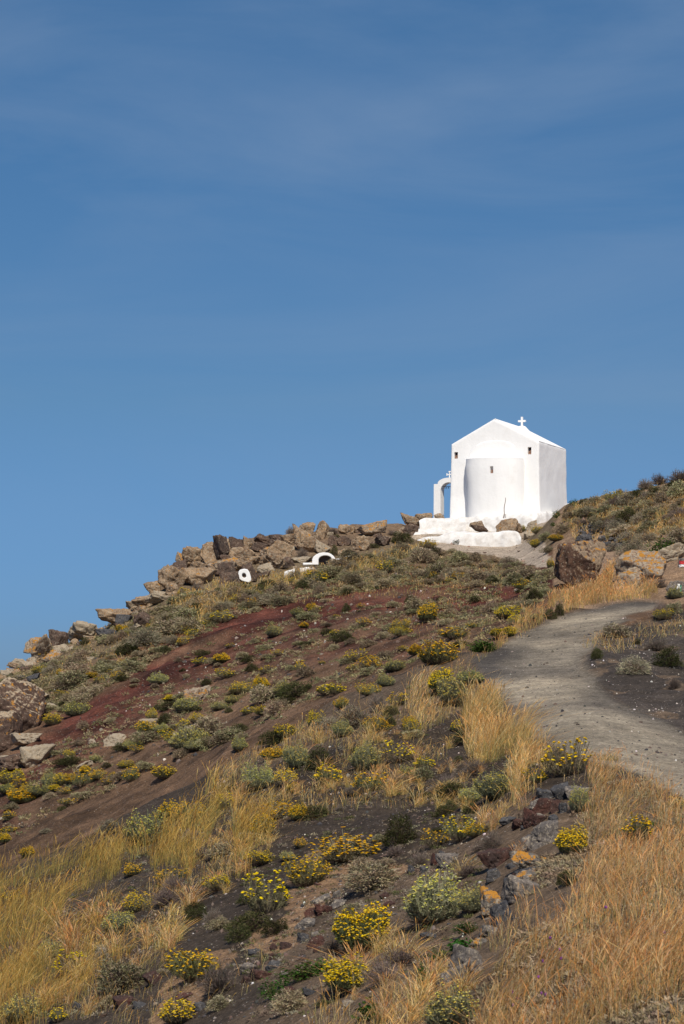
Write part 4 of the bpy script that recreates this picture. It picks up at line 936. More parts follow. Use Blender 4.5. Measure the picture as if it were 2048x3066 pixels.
def everlasting(seed, nst=330, green=(.20, .215, .12), fl=YEL, ffrac=.6, fsize=.055, lean=.1, low=.25, nleaf=9, stalk=(.23, .18, .12)):
    """cushion of thin leafy stems, flat flower heads on top; unit width and height"""
    r = np.random.default_rng(seed); s = Soup(); a = r.uniform(0, 6.283, nst); q = np.sqrt(r.uniform(0, 1, nst))
    base = np.stack([.13 * q * np.cos(a), .13 * q * np.sin(a), np.zeros(nst) - .03], 1)
    lump = 1 + .42 * vnoise(np.stack([np.cos(a) * 1.5 + seed, np.sin(a) * 1.5, q * 1.6], 1), seed)
    el = (1 - q) * 1.35 + .12; R_ = r.uniform(.82, 1.05, nst) * lump
    tip = np.stack([.5 * np.cos(el) * np.cos(a) * R_ + lean * .3, .5 * np.cos(el) * np.sin(a) * R_, (low + (.93 - low) * np.sin(el)) * R_], 1)
    mid = base * .5 + tip * .5 + np.stack([tip[:, 0] * .12, tip[:, 1] * .12, np.zeros(nst) - .02], 1)
    vd = r.normal(size=(nst, 3)); side = nrm(np.cross(tip - base, vd)); cs_ = cvar(r, stalk, nst); cg = cvar(r, green, nst)
    s.ribbon(base, mid, .006, .005, side, cs_); s.ribbon(mid, tip, .005, .004, side, cg)
    for k in range(nleaf):
        t = r.uniform(.3, 1.0, nst)[:, None]; p = np.where(t < .5, base + (mid - base) * t * 2, mid + (tip - mid) * (t - .5) * 2)
        dr = nrm(nrm(tip - mid) * .9 + r.normal(size=(nst, 3)) * .7); sd = nrm(np.cross(dr, r.normal(size=(nst, 3)))); L = r.uniform(.05, .10, nst)[:, None]
        m1 = t[:, 0] < .5; cc = np.where(m1[:, None], cvar(r, np.array(green) * .8 + np.array(stalk) * .2, nst), cvar(r, green, nst))
        s.ribbon(p, p + dr * L, .006, .003, sd, cc)
    # dead twigs at the skirt
    n2 = nst // 2; a2 = r.uniform(0, 6.283, n2); e2_ = r.uniform(.0, .6, n2); b2 = np.stack([.1 * np.cos(a2), .1 * np.sin(a2), np.zeros(n2)], 1)
    t2 = np.stack([.45 * np.cos(a2) * np.cos(e2_), .45 * np.sin(a2) * np.cos(e2_), .5 * np.sin(e2_)], 1) * r.uniform(.7, 1.05, (n2, 1))
    s.ribbon(b2, t2, .006, .003, nrm(np.cross(t2 - b2, r.normal(size=(n2, 3)))), cvar(r, (.20, .15, .11), n2))
    f = Soup(); on = (r.uniform(size=nst) < ffrac * (.25 + .75 * np.clip(tip[:, 2] * 1.6, 0, 1))); T = tip[on]; m = len(T)
    T = np.concatenate([T, T + r.normal(size=T.shape) * .02]); m = len(T); S_ = fsize * r.uniform(.55, 1.1, m) * .5; up_ = nrm(np.array([0, 0, 1.0]) + r.normal(size=(m, 3)) * .3)
    e1_ = nrm(np.cross(up_, r.normal(size=(m, 3)))); e2v = np.cross(up_, e1_); cf = pick(r, fl, m)
    K = 5; ring = [T + (e1_ * math.cos(6.283 * k / K) + e2v * math.sin(6.283 * k / K)) * S_[:, None] for k in range(K)]; top = T + up_ * S_[:, None] * .55; bot = T - up_ * S_[:, None] * .5
    for k in range(K): f.quads(np.stack([ring[k], ring[(k + 1) % K], top, top], 1), cf); f.quads(np.stack([bot, bot, ring[(k + 1) % K], ring[k]], 1), cf * np.array([.8, .9, 1]))
    return s, f
def cushion(seed, n=2600, cols=((.20, .19, .13), (.15, .16, .10), (.25, .22, .17)), leaf=.035, flat=1.0, hollow=.55, twigs=200):
    """low dense dwarf shrub: tiny leaves through the outer shell of a lumpy mound"""
    r = np.random.default_rng(seed); s = Soup(); d = nrm(r.normal(size=(n, 3))); d[:, 2] = np.abs(d[:, 2])
    rad = (1 + .38 * fbm(d * 1.7 + seed * 1.3, 3, seed)) * r.uniform(hollow, 1.0, n) ** .5
    P = d * rad[:, None] * np.array([.47, .47, .85]); dr = nrm(d + r.normal(size=(n, 3)) * .8); sd = nrm(np.cross(dr, r.normal(size=(n, 3)))); L = leaf * r.uniform(.6, 1.5, n)[:, None]
    tone = vnoise(d * 2.5 + seed * 5.1, seed + 3)[:, None]
    c = pick(r, cols, n) * (1 + .35 * tone)
    s.ribbon(P, P + dr * L * 1.6, .30 * leaf, .12 * leaf, sd, c)
    a = r.uniform(0, 6.283, twigs); e = r.uniform(.05, 1.4, twigs); t = np.stack([.47 * np.cos(a) * np.cos(e), .47 * np.sin(a) * np.cos(e), .8 * np.sin(e)], 1) * r.uniform(.7, 1.02, (twigs, 1)); b0 = t * .1
    s.ribbon(b0, t, .008, .004, nrm(np.cross(t - b0, r.normal(size=(twigs, 3)))), cvar(r, (.19, .14, .10), twigs))
    return s
def twiggy(seed, n=420, cols=((.26, .21, .17), (.20, .15, .12))):
    r = np.random.default_rng(seed); s = Soup(); a = r.uniform(0, 6.283, n); e = np.arcsin(r.uniform(0.05, 1, n)); d = np.stack([np.cos(a) * np.cos(e) * .5, np.sin(a) * np.cos(e) * .5, np.sin(e) * .95], 1) * (r.uniform(.6, 1.0, n) * (1 + .2 * vnoise(np.stack([a, e * 2, a * 0 + seed], 1), seed)))[:, None]
    b0 = d * r.uniform(.02, .3, (n, 1)); m = d * .6 + r.normal(size=(n, 3)) * .03; c = pick(r, cols, n); sd = nrm(np.cross(d, r.normal(size=(n, 3))))
    s.ribbon(b0, m, .008, .006, sd, c); s.ribbon(m, d, .006, .003, sd, c)
    for k in range(5):
        p = m + (d - m) * r.uniform(0, 1, (n, 1)); q = p + nrm(nrm(d) + r.normal(size=(n, 3)) * .8) * r.uniform(.05, .13, (n, 1)); s.ribbon(p, q, .004, .002, nrm(np.cross(q - p, r.normal(size=(n, 3)))), pick(r, cols, n))
    return s
def leafy(seed, n=700, col=(.055, .115, .022), size=.07, dome=.6):
    r = np.random.default_rng(seed); s = Soup(); d = nrm(r.normal(size=(n, 3))); d[:, 2] = np.abs(d[:, 2]); rad = (1 + .45 * fbm(d * 2.2 + seed, 3, seed)) * r.uniform(.3, 1, n) ** .4
    P = d * rad[:, None] * np.array([.47, .47, .8]); nn = nrm(np.array([0, -.3, 1.0]) + r.normal(size=(n, 3)) * .6); e1_ = nrm(np.cross(nn, r.normal(size=(n, 3)))); e2v = np.cross(nn, e1_); S_ = (size * r.uniform(.5, 1.2, n))[:, None]; c = cvar(r, col, n, .4, .15)
    s.quads(np.stack([P - e1_ * S_ * .1, P + e2v * S_ * .55 + e1_ * S_ * .5, P + e1_ * S_, P - e2v * S_ * .55 + e1_ * S_ * .5], 1), c)
    m = n // 4; b0 = np.zeros((m, 3)); s.ribbon(b0 + r.normal(size=(m, 3)) * .05 * np.array([1, 1, 0]), P[:m], .008, .004, nrm(np.cross(P[:m], r.normal(size=(m, 3)))), cvar(r, (.13, .12, .05), m)); return s
GOLD = [(.66, .44, .18), (.56, .34, .12), (.72, .55, .29), (.42, .36, .16), (.54, .31, .11), (.68, .54, .33)]
HEADS = [(.66, .37, .12), (.56, .28, .08), (.74, .49, .21)]
GREENISH = [(.34, .29, .10), (.27, .25, .085), (.44, .34, .13)]
def grass(P, H, W, r, clump=False, cols=GOLD, heads=HEADS, lean=(.25, .0), spread=.22, headw=1.7, greenbase=.5):
    s = Soup(); n = len(P); ang = r.uniform(0, 6.283, n); ln = np.stack([lean[0] + r.normal(size=n) * spread, lean[1] + r.normal(size=n) * spread], 1); ln[r.uniform(size=n) < .14] *= 3.2; H = H * np.where(r.uniform(size=n) < .2, .45, 1.0)
    if clump:
        q1 = vnoise(xy0(P[:, 0], P[:, 1], .55), 91); q2 = vnoise(xy0(P[:, 0], P[:, 1], .5), 92); ln = ln + np.stack([q1 * .3, q2 * .25], 1)
    side = np.stack([np.cos(ang) * .8 + .3, np.sin(ang) * .5, np.zeros(n)], 1); side = nrm(side); W = W[:, None]
    def at_(t): return P + np.stack([ln[:, 0] * H * t ** 2.2, ln[:, 1] * H * t ** 2.2, H * t * (1 - .12 * t)], 1)
    cb = pick(r, cols, n) * np.array([1.1, 1.06, .98]); cg_ = pick(r, GREENISH, n); mixb = (r.uniform(size=n) < greenbase)[:, None]; c0 = np.where(mixb, cg_, cb); chd = pick(r, heads, n) * np.array([1.06, 1.04, 1.0])
    if clump:
        hq = vnoise(xy0(P[:, 0], P[:, 1], .9), 93)[:, None]; vq = (1 + .3 * vnoise(xy0(P[:, 0], P[:, 1], .35), 94))[:, None]; gsh = np.clip(hq * 1.4, 0, 1)
        cb = (cb * (1 - .4 * gsh) + cg_ * .4 * gsh) * vq; c0 = (c0 * (1 - .6 * gsh) + cg_ * .6 * gsh) * vq; chd = chd * (1 - .25 * gsh) * vq * np.array([1, 1 + 0, 1]) + cg_ * .25 * gsh
    hd_ = (r.uniform(size=n) < .7)[:, None]
    p0, p1, p2, p3, p4 = at_(0), at_(.4), at_(.72), at_(.88), at_(1.0)
    s.ribbon(p0, p1, W * .5, W * .45, side, c0); s.ribbon(p1, p2, W * .45, W * .32, side, cb)
    w3 = np.where(hd_, W * .5 * headw, W * .25); s.ribbon(p2, p3, W * .32, w3, side, np.where(hd_, chd, cb)); s.ribbon(p3, p4, w3, W * .1, side, np.where(hd_, chd, cb)); return s
def tuft(seed, n=130, **k):
    r = np.random.default_rng(seed); a = r.uniform(0, 6.283, n); q = np.sqrt(r.uniform(0, 1, n)) * r.uniform(.10, .26); P = np.stack([q * np.cos(a), q * np.sin(a), np.zeros(n) - .03], 1)
    s = Soup(); H = r.uniform(.2, 1.0, n) ** .8 * (1 - .5 * q / .26)
    return grass(P, H, np.full(n, .0075), r, lean=(r.uniform(-.05, .25), 0), spread=r.uniform(.22, .42), **k)

PRO = {}
PRO['Y'] = [tuple(x.mesh(nm, mt) for x, nm, mt in zip(everlasting(300 + k, ffrac=.8 + .1 * (k % 3), fsize=.062, nst=300, green=[(.28, .26, .13), (.24, .235, .10), (.31, .28, .17)][k % 3]), ('foliage', 'flower_heads'), (vm, fm))) for k in range(5)]
PRO['YD'] = [tuple(x.mesh(nm, mt) for x, nm, mt in zip(everlasting(320 + k, ffrac=1.0, fsize=.062, nst=640, green=(.20, .21, .10)), ('foliage', 'flower_heads'), (vm, fm))) for k in range(3)]
PRO['YS'] = [tuple(x.mesh(nm, mt) for x, nm, mt in zip(everlasting(340 + k, ffrac=.55, fsize=.085, nst=170, nleaf=10, green=[(.24, .21, .12), (.18, .19, .09)][k % 2]), ('foliage', 'flower_heads'), (vm, fm))) for k in range(4)]
PRO['P'] = [tuple(x.mesh(nm, mt) for x, nm, mt in zip(everlasting(360 + k, ffrac=.85, fsize=.045, nst=520, green=(.30, .295, .175), fl=PAL, nleaf=11, stalk=(.2, .2, .14)), ('foliage', 'flower_heads'), (vm, fm))) for k in range(3)]
PRO['C'] = [cushion(400 + k, 1500, leaf=.05, cols=[((.37, .31, .19), (.27, .24, .13), (.46, .37, .25)), ((.33, .30, .165), (.24, .235, .11), (.40, .34, .21)), ((.41, .32, .215), (.32, .235, .15), (.36, .30, .18))][k % 3]).mesh('dwarf_shrub', vm) for k in range(6)]
PRO['S'] = [cushion(420 + k, 2600, leaf=.032, cols=((.36, .31, .21), (.28, .26, .16), (.42, .35, .25))).mesh('silvery_shrub', vm) for k in range(3)]
PRO['G'] = [cushion(440 + k, 2600, leaf=.038, cols=((.075, .080, .028), (.055, .065, .022), (.12, .105, .05))).mesh('green_shrub', vm) for k in range(3)]
PRO['B'] = [twiggy(460 + k).mesh('twiggy_bush', vm) for k in range(3)]
PRO['V'] = [leafy(480 + k).mesh('leafy_plant', vm) for k in range(3)]
PRO['VV'] = [leafy(490 + k, 160, (.045, .125, .025), .17).mesh('leafy_plant', vm) for k in range(2)]
PRO['GT'] = [tuft(500 + k, [60, 150, 90, 120][k % 4]).mesh('grass_tuft', grm) for k in range(10)]
PRO['GG'] = [tuft(520 + k, 110, cols=GREENISH, greenbase=.9, headw=1.2).mesh('grass_tuft', grm) for k in range(3)]
NAMES = {'Y': ('yellow_flower_bush', 'bush'), 'YD': ('yellow_flower_bush', 'bush'), 'YS': ('yellow_flower_bush', 'bush'), 'P': ('pale_flower_bush', 'bush'), 'C': ('dwarf_shrub', 'shrub'), 'S': ('silvery_shrub', 'shrub'), 'G': ('green_shrub', 'shrub'),
         'B': ('twiggy_bush', 'bush'), 'V': ('leafy_plant', 'plant'), 'VV': ('leafy_plant', 'plant'), 'GT': ('grass_tuft', 'grass tuft'), 'GG': ('grass_tuft', 'grass tuft')}
cnt = {}
def plant(kind, P, W, H, label, group, seed=None, sink=.04):
    cnt[kind] = cnt.get(kind, 0) + 1; k = cnt[kind] if seed is None else seed; pr = PRO[kind][k % len(PRO[kind])]; nm, cat = NAMES[kind]; rz = (k * 2.399) % 6.283
    if isinstance(pr, tuple):
        o = empty(nm, P, rz); o.scale = (W, W, H)
        o.scale = (W * (.85 + .35 * ((k * .618) % 1)), W * (.85 + .35 * ((k * .414) % 1)), H * (.8 + .35 * ((k * .732) % 1))); link('foliage', pr[0], o); link('flower_heads', pr[1], o)
    else: o = link(nm, pr); o.location = P; o.rotation_euler = (0, 0, rz if kind not in ('GT', 'GG') else rz * .15); o.scale = (W * (.8 + .5 * ((k * .618) % 1)), W * (.8 + .5 * ((k * .414) % 1)), H * (.75 + .4 * ((k * .732) % 1)))
    o.location[2] -= sink * H; tag(o, label, cat, group); return o
def bush(u, v, wpx, hpx, kind, label, group=None, seed=None):
    if kind not in ('GT', 'GG'): OCC.append((u - wpx * .5, u + wpx * .5, v - hpx * .4, v + hpx * .7))
    P, m_ = hit1(u, v + hpx * .46); d = P[1]
    if kind in ('GT', 'GG'): wpx *= 2.2
    if kind in ('Y', 'YD', 'YS', 'P'): wpx *= 1.18; hpx *= 1.06
    return plant(kind, P, wpx * d / F, max(hpx * .95, wpx * .55 if kind not in ('GT', 'GG') else 0) * d / F, label, group, seed)

# named bushes, near slope (zoom boxes converted to source pixels)
GY = 'yellow flowering bushes on the slope'; GS = 'larger shrubs of the near slope'
def Z(s, u0, v0): return lambda X, Y, w_, h_: (u0 + X / s, v0 + Y / s, w_ / s, h_ / s)
za = Z(1.96, 700, 1850); zb_ = Z(1.96, 600, 2450); zc_ = Z(2.096, 1300, 2300); zd = Z(2.096, 1300, 1900); ze = Z(2.09, 0, 2350); zf_ = Z(1.96, 0, 1700); zg = Z(2.42, 1400, 1400); zh = Z(3.136, 1220, 1480); zi_ = Z(1.742, 400, 1500)
LST = [
 (za, 1195, 215, 210, 125, 'Y', 'broad yellow bush just left of the path bend'), (za, 1065, 190, 80, 65, 'YD', 'round bright yellow bush left of the broad one near path bend'),
 (za, 1215, 375, 120, 160, 'YD', 'olive bush with dense pale yellow heads beside silvery one below path bend'), (za, 1295, 425, 160, 190, 'P', 'large silver green bush with yellow heads beside the path edge'),
 (za, 1400, 345, 130, 80, 'P', 'low silvery bush touching the path edge'), (za, 150, 925, 150, 175, 'P', 'tall green and yellow bush standing in the tawny grass, middle slope'),
 (za, 375, 820, 130, 140, 'P', 'pale grey green bush with few yellow heads, middle slope'), (za, 230, 790, 120, 90, 'YD', 'golden bush on crest beside the pale grey green bush'),
 (za, 508, 820, 180, 140, 'G', 'dark green mound right of the pale grey green bush'), (za, 560, 925, 150, 130, 'YS', 'loose yellow bush on black gravel'),
 (za, 970, 785, 150, 140, 'YS', 'yellow flowers mixed in tall grass, middle of the slope'), (za, 800, 960, 90, 70, 'YS', 'small yellow clump below the mixed grass'),
 (za, 270, 1130, 180, 120, 'Y', 'wide yellow bush left in the middle foreground'), (za, 378, 1145, 100, 90, 'YD', 'smaller vivid yellow bush touching the wide one'),
 (za, 715, 580, 210, 140, 'S', 'wide silvery grey mat of shrub on the crest'), (za, 560, 610, 150, 90, 'S', 'silvery shrub left of the wide silvery mat'), (za, 640, 650, 120, 100, 'P', 'small faded yellow bush in front of the silvery mat'),
 (za, 850, 490, 140, 130, 'B', 'brown twiggy bush right of the silvery mat'), (za, 790, 410, 120, 90, 'Y', 'olive yellow bush on the crest'), (za, 630, 502, 75, 60, 'Y', 'small round yellow bush on the crest left'),
 (za, 470, 600, 95, 95, 'Y', 'upright yellow green bush on the crest'), (za, 310, 665, 110, 90, 'Y', 'dull yellow bush on brown scree near the crest'), (za, 890, 365, 90, 80, 'P', 'pale green bush on the crest left of golden grass'),
 (za, 960, 480, 110, 70, 'YS', 'bright yellow clump in grass, upper crest'), (za, 1305, 640, 80, 70, 'YS', 'yellow clump in tall grass beside the path'), (za, 1270, 1100, 75, 90, 'G', 'small dark green shrub on bare gravel'),
 (za, 1400, 1105, 110, 85, 'G', 'dark green shrub under the silvery flowered bush'), (zd, 390, 930, 180, 220, 'P', 'silvery bush with pale yellow heads above the ruined wall'),
 (zd, 830, 760, 260, 270, 'YS', 'big dark stemmed bush sprinkled with yellow by the path edge'), (zd, 640, 880, 120, 120, 'YS', 'low sparse yellow bush left of the big dark stemmed one'), (zd, 1080, 720, 160, 150, 'GG', 'greenish tuft right of the big dark stemmed bush'),
 (zd, 1260, 180, 220, 150, 'S', 'grey shrub on the right bank of the path'), (zd, 1470, 140, 180, 130, 'G', 'green shrub on the right bank of path at picture edge'), (zd, 1400, 60, 180, 90, 'B', 'dry grey twigs above the green bank shrub'),
 (zd, 1510, 290, 110, 110, 'B', 'brownish twiggy shrub low on the right bank'), (zd, 1020, 120, 90, 70, 'G', 'small green shrub on the dark bank right of path'), (zd, 580, 590, 90, 110, 'GG', 'small greenish tuft at the left path edge'),
 (zd, 430, 560, 180, 130, 'B', 'olive brown bush beneath the golden grass at the path'), (zd, 300, 70, 140, 90, 'V', 'bright green plant at the left of the upper path edge'),
 (zb_, 860, 160, 320, 200, 'Y', 'widest grey bush with yellow flowers across its top, centre foreground'), (zb_, 620, 315, 200, 170, 'Y', 'grey green yellow topped bush left of the widest bush'), (zb_, 385, 450, 210, 230, 'YS', 'tall fan shaped bush of yellow flowers at centre left'),
 (zb_, 300, 600, 260, 130, 'G', 'dark green spreading mat on the tan clay'), (zb_, 450, 620, 160, 130, 'G', 'dark green mat right end under the fan shaped bush'), (zb_, 930, 660, 290, 270, 'YD', 'dense round bush covered in bright yellow, lower centre'),
 (zb_, 870, 920, 230, 220, 'YD', 'dense golden yellow bush near the bottom centre'), (zb_, 1370, 480, 300, 290, 'P', 'large grey green bush with dull yellow heads in front of grey stone'),
 (zb_, 1290, 230, 180, 110, 'B', 'low brown twiggy bush left of the upright grey stone'), (zb_, 600, 885, 260, 130, 'V', 'bright green creeper below the stone cluster'), (zb_, 720, 850, 170, 90, 'V', 'right arm of the bright green creeper'), (zb_, 440, 990, 190, 130, 'V', 'left lower arm of the green creeper'),
 (zb_, 110, 910, 260, 240, 'B', 'grey twiggy dry bush at the lower left'), (zb_, 770, 720, 130, 160, 'B', 'dry twigs at the left side of the dense round yellow bush'), (zb_, 985, 1115, 170, 140, 'VV', 'dark leafy plant at the very bottom, centre'),
 (zb_, 1310, 890, 130, 180, 'V', 'green leafy vine clump below the large grey green bush'), (zb_, 1400, 790, 120, 90, 'V', 'trailing green vine left of the ruined wall'),
 (zc_, 215, 980, 170, 120, 'V', 'green vine above the large leaved one'), (zc_, 165, 1080, 130, 150, 'VV', 'large leaved green vine beside the ruined wall'), (zc_, 250, 830, 180, 160, 'P', 'small silvery thyme bush left of the leaning dark rock'),
 (zc_, 865, 440, 150, 220, 'YD', 'bright yellow spike shaped bush right of the ruined wall'), (zc_, 1290, 370, 170, 180, 'YS', 'loose yellow bush inside the tawny grass at right'), (zc_, 1520, 210, 110, 90, 'YS', 'yellow clump at the right edge above the grass'),
 (zc_, 900, 180, 130, 200, 'P', 'pale silvery bush at the right of the ruined wall top'), (zc_, 1350, 350, 80, 60, 'V', 'tiny green plant in the tawny grass'),
 (zc_, 90, 1480, 300, 330, 'P', 'tall pale yellow flowered bush at the bottom edge'), (zc_, 360, 450, 180, 140, 'B', 'grey brown twiggy bush above the rust red boulder'), (zc_, 840, 690, 130, 90, 'G', 'dark olive clump right of the lichened slabs'),
 (ze, 905, 285, 190, 190, 'P', 'green bush with pale yellow heads in the left grass'), (ze, 1060, 175, 130, 140, 'Y', 'bright yellow bush upper left in grass'), (ze, 1085, 620, 170, 160, 'B', 'dark shadowed bush with yellow flowers over it'), (ze, 1060, 560, 170, 110, 'YS', 'yellow flowers above the dark shadowed bush'),
 (ze, 840, 735, 160, 140, 'Y', 'yellow topped bush in the left grass, centre'), (ze, 725, 860, 190, 170, 'P', 'grey green bush with pale heads in left foreground'), (ze, 640, 1080, 130, 130, 'S', 'grey green low shrub in left foreground'), (ze, 300, 1030, 150, 140, 'P', 'faint silvery bush in the left grass'),
 (ze, 1230, 1110, 260, 240, 'Y', 'large yellow flowered bush beside the twiggy grey bush'), (ze, 430, 1130, 160, 160, 'YS', 'thin yellow flowering plant in left foreground grass'), (ze, 1330, 800, 160, 130, 'B', 'brown twiggy scrub on black gravel lower left'), (ze, 1220, 760, 120, 90, 'G', 'small dark green scrub on black gravel'), (ze, 1500, 910, 200, 130, 'G', 'dark green mat at the upper edge of clay'),
 (ze, 1110, 1430, 230, 120, 'Y', 'yellow bush cut by the bottom edge'), (ze, 130, 1420, 220, 130, 'P', 'pale yellow bush at the bottom left corner'), (ze, 360, 1440, 130, 90, 'YS', 'yellow flowers at the bottom left'), (ze, 165, 425, 60, 60, 'YD', 'single small yellow bush on dark scree at left'),
 (ze, 80, 690, 110, 90, 'YS', 'yellow flowers in the dense grass at left edge'), (ze, 820, 530, 130, 90, 'Y', 'dull yellow bush in middle of the left grass'), (ze, 30, 340, 70, 70, 'YD', 'yellow bush on dark scree at left edge'), (ze, 1180, 330, 170, 90, 'S', 'greyish shrub strip in the upper left grass'), (ze, 1225, 160, 150, 110, 'YS', 'faded yellow bush in crest grass'), (ze, 690, 250, 170, 90, 'S', 'dry grey shrub at the crest of grass'), (ze, 290, 285, 70, 40, 'S', 'small pale green shrub alone on the dark scree'),
 # far slope
 (zf_, 310, 885, 90, 80, 'Y', 'yellow bush under the slab of the huge boulder'), (zf_, 440, 830, 110, 85, 'P', 'grey green bush right of the huge boulder'), (zf_, 365, 795, 60, 40, 'G', 'small dark green bush near the slab end'), (zf_, 1300, 530, 100, 60, 'YD', 'bright yellow bush on the upper red scree'),
 (zf_, 1000, 770, 80, 45, 'YD', 'bright yellow bush left of the orange patched boulder'), (zf_, 965, 880, 90, 70, 'G', 'dark green bush below the orange patched boulder'), (zf_, 890, 870, 70, 60, 'Y', 'yellow bush beside the dark green bush mid slope'), (zf_, 930, 650, 110, 60, 'P', 'grey green bush at the edge of red scree'),
 (zf_, 1210, 665, 90, 50, 'G', 'dark olive mound on the red scree'), (zf_, 870, 940, 110, 60, 'Y', 'yellow bush right of the long pale rock'), (zf_, 950, 940, 90, 60, 'P', 'pale bush right of the long pale rock'), (zf_, 1150, 880, 80, 70, 'Y', 'yellow green bush below the orange patched boulder'),
 (zf_, 1400, 700, 130, 90, 'Y', 'long yellow green bush mid slope'), (zf_, 1530, 680, 80, 80, 'YD', 'bright yellow bush at the right of the long yellow green one'), (zf_, 1100, 825, 130, 50, 'P', 'low green strip shrub below orange patched boulder'), (zf_, 1410, 1030, 100, 90, 'P', 'round grey green bush on dark scree'), (zf_, 970, 1200, 110, 70, 'Y', 'yellow bush on the lower dark scree'),
 (zf_, 710, 1040, 90, 60, 'G', 'green bush beside the half hidden pale rock'), (zf_, 780, 1040, 90, 60, 'P', 'grey green bush right of the half hidden pale rock'), (zf_, 565, 1115, 70, 50, 'P', 'light green bush on lower scree'), (zf_, 500, 1190, 80, 50, 'YD', 'yellow bush in front of the flat rock lower left'), (zf_, 575, 1215, 90, 55, 'Y', 'yellow green bush right of the yellow one lower left'),
 (zf_, 300, 1240, 90, 80, 'P', 'grey bush in the lower left cluster'), (zf_, 365, 1240, 80, 80, 'Y', 'pale yellow bush in the lower left cluster'), (zf_, 440, 1245, 90, 60, 'YD', 'bright yellow bush right in the lower left cluster'), (zf_, 240, 1300, 110, 70, 'P', 'silvery bush under the lower left cluster'), (zf_, 320, 1300, 60, 40, 'YD', 'tiny bright yellow bush under the lower left cluster'),
 (zf_, 150, 1290, 60, 60, 'Y', 'small yellow bush at the lower left'), (zf_, 60, 1240, 140, 80, 'Y', 'wide yellow bush below the dark overhanging rock'), (zf_, 40, 1300, 90, 70, 'P', 'grey green bush at the left edge, lower slope'), (zf_, 130, 1350, 140, 70, 'YD', 'dense yellow bush at left edge above dark scree'), (zf_, 410, 1095, 50, 50, 'Y', 'small yellow bush on the lower red scree'),
 (zf_, 720, 360, 60, 50, 'YD', 'yellow bush under the long skyline boulder'), (zf_, 530, 628, 60, 40, 'YD', 'tiny yellow bush on upper left slope'), (zf_, 370, 620, 60, 40, 'YD', 'small yellow bush on upper left slope'), (zf_, 235, 600, 80, 50, 'Y', 'yellow bush below the upright orange boulder'), (zf_, 170, 705, 60, 40, 'Y', 'yellow bush right of the orange capped round rock'), (zf_, 720, 560, 60, 50, 'Y', 'yellow bush in the grey scrub, upper left'), (zf_, 265, 510, 70, 40, 'YD', 'yellow bush at the foot of upright orange boulder'),
 (zi_, 925, 552, 40, 40, 'YD', 'small yellow bush on red scree under the arched niche'), (zi_, 890, 645, 50, 40, 'YD', 'small yellow bush lower on the red scree'), (zi_, 1110, 558, 60, 50, 'G', 'green bush on the red scree'), (zi_, 860, 575, 80, 60, 'P', 'grey green bush on the red scree'), (zi_, 1530, 590, 90, 90, 'YD', 'large yellow bush below the terrace slope'), (zi_, 1440, 510, 50, 50, 'G', 'dark bush on red scree below the terrace'), (zi_, 1395, 640, 80, 60, 'Y', 'yellow bush low on the red scree'), (zi_, 1395, 680, 90, 60, 'Y', 'olive yellow bush just under another on red scree'), (zi_, 730, 680, 80, 60, 'P', 'grey bush low on the red scree'),
 (zi_, 650, 452, 70, 50, 'G', 'green bush in the grass right of the ring-painted rock'), (zi_, 1060, 190, 70, 70, 'G', 'dark olive bush between ridge boulders'), (zi_, 1040, 150, 60, 50, 'B', 'dark twiggy bush on the skyline between boulders'), (zi_, 820, 155, 70, 60, 'B', 'dark twiggy bush on the skyline left of the summit'), (zi_, 608, 215, 50, 50, 'B', 'small dark twiggy bush on the skyline near the overhang'), (zi_, 1350, 160, 60, 40, 'B', 'dark bush on the skyline right of the orange patched boulder'), (zi_, 1395, 195, 100, 50, 'G', 'olive bush left of the white terrace'), (zi_, 880, 270, 90, 60, 'B', 'grey bush among boulders left of the arched niche'), (zi_, 1045, 262, 50, 60, 'G', 'olive bush behind the arched niche'), (zi_, 1250, 232, 60, 30, 'G', 'green bush above the white kerb'), (zi_, 1120, 275, 90, 30, 'G', 'low green bush behind the white kerb'), (zi_, 770, 325, 90, 60, 'B', 'grey twiggy bush in the middle of the rock pile'), (zi_, 330, 450, 90, 60, 'B', 'grey green bush under the ridge outcrop'), (zi_, 435, 480, 60, 50, 'G', 'olive bush in grass under the ridge outcrop'),
 # knoll and terrace
 (zg, 1165, 340, 160, 150, 'G', 'round dark olive bush in the middle of knoll'), (zg, 1290, 105, 170, 110, 'B', 'dark sprawling bush on the knoll skyline'), (zg, 1390, 80, 130, 90, 'B', 'dark bush on the knoll skyline at the right'), (zg, 1105, 165, 70, 40, 'B', 'small dark bush on knoll skyline'), (zg, 1065, 220, 120, 60, 'Y', 'yellowish bush on the knoll skyline'), (zg, 1230, 190, 160, 80, 'G', 'green bush near the top of the knoll'), (zg, 1360, 160, 150, 90, 'G', 'green bush near the top right of the knoll'), (zg, 1480, 140, 130, 90, 'G', 'green bush at the knoll top by the right edge'),
 (zg, 640, 505, 80, 50, 'YD', 'yellow bush right of the whitewashed block'), (zg, 495, 545, 70, 60, 'Y', 'olive yellow bush on sandy ground by the terrace'), (zg, 560, 500, 90, 80, 'C', 'grey bush right of the terrace wall end'), (zg, 690, 440, 110, 80, 'C', 'grey mound on the knoll by the dry stone wall'), (zg, 850, 395, 120, 60, 'B', 'brown twiggy bush above the dry stone wall'), (zg, 585, 580, 110, 70, 'C', 'greyish bush left of the big dark boulder'),
 (zg, 1410, 560, 200, 130, 'V', 'green bush with yellow tips above the blotched slab'), (zg, 1200, 590, 200, 90, 'S', 'silvery shrub above the blotched slab'), (zg, 1060, 570, 110, 70, 'S', 'silvery shrub right of the dry stone wall'), (zg, 1130, 545, 70, 30, 'YD', 'small yellow bush above silvery shrub'), (zg, 1310, 425, 120, 70, 'C', 'grey cushion shrub on the right of knoll'), (zg, 1500, 300, 90, 90, 'C', 'grey shrub on the knoll at right edge'),
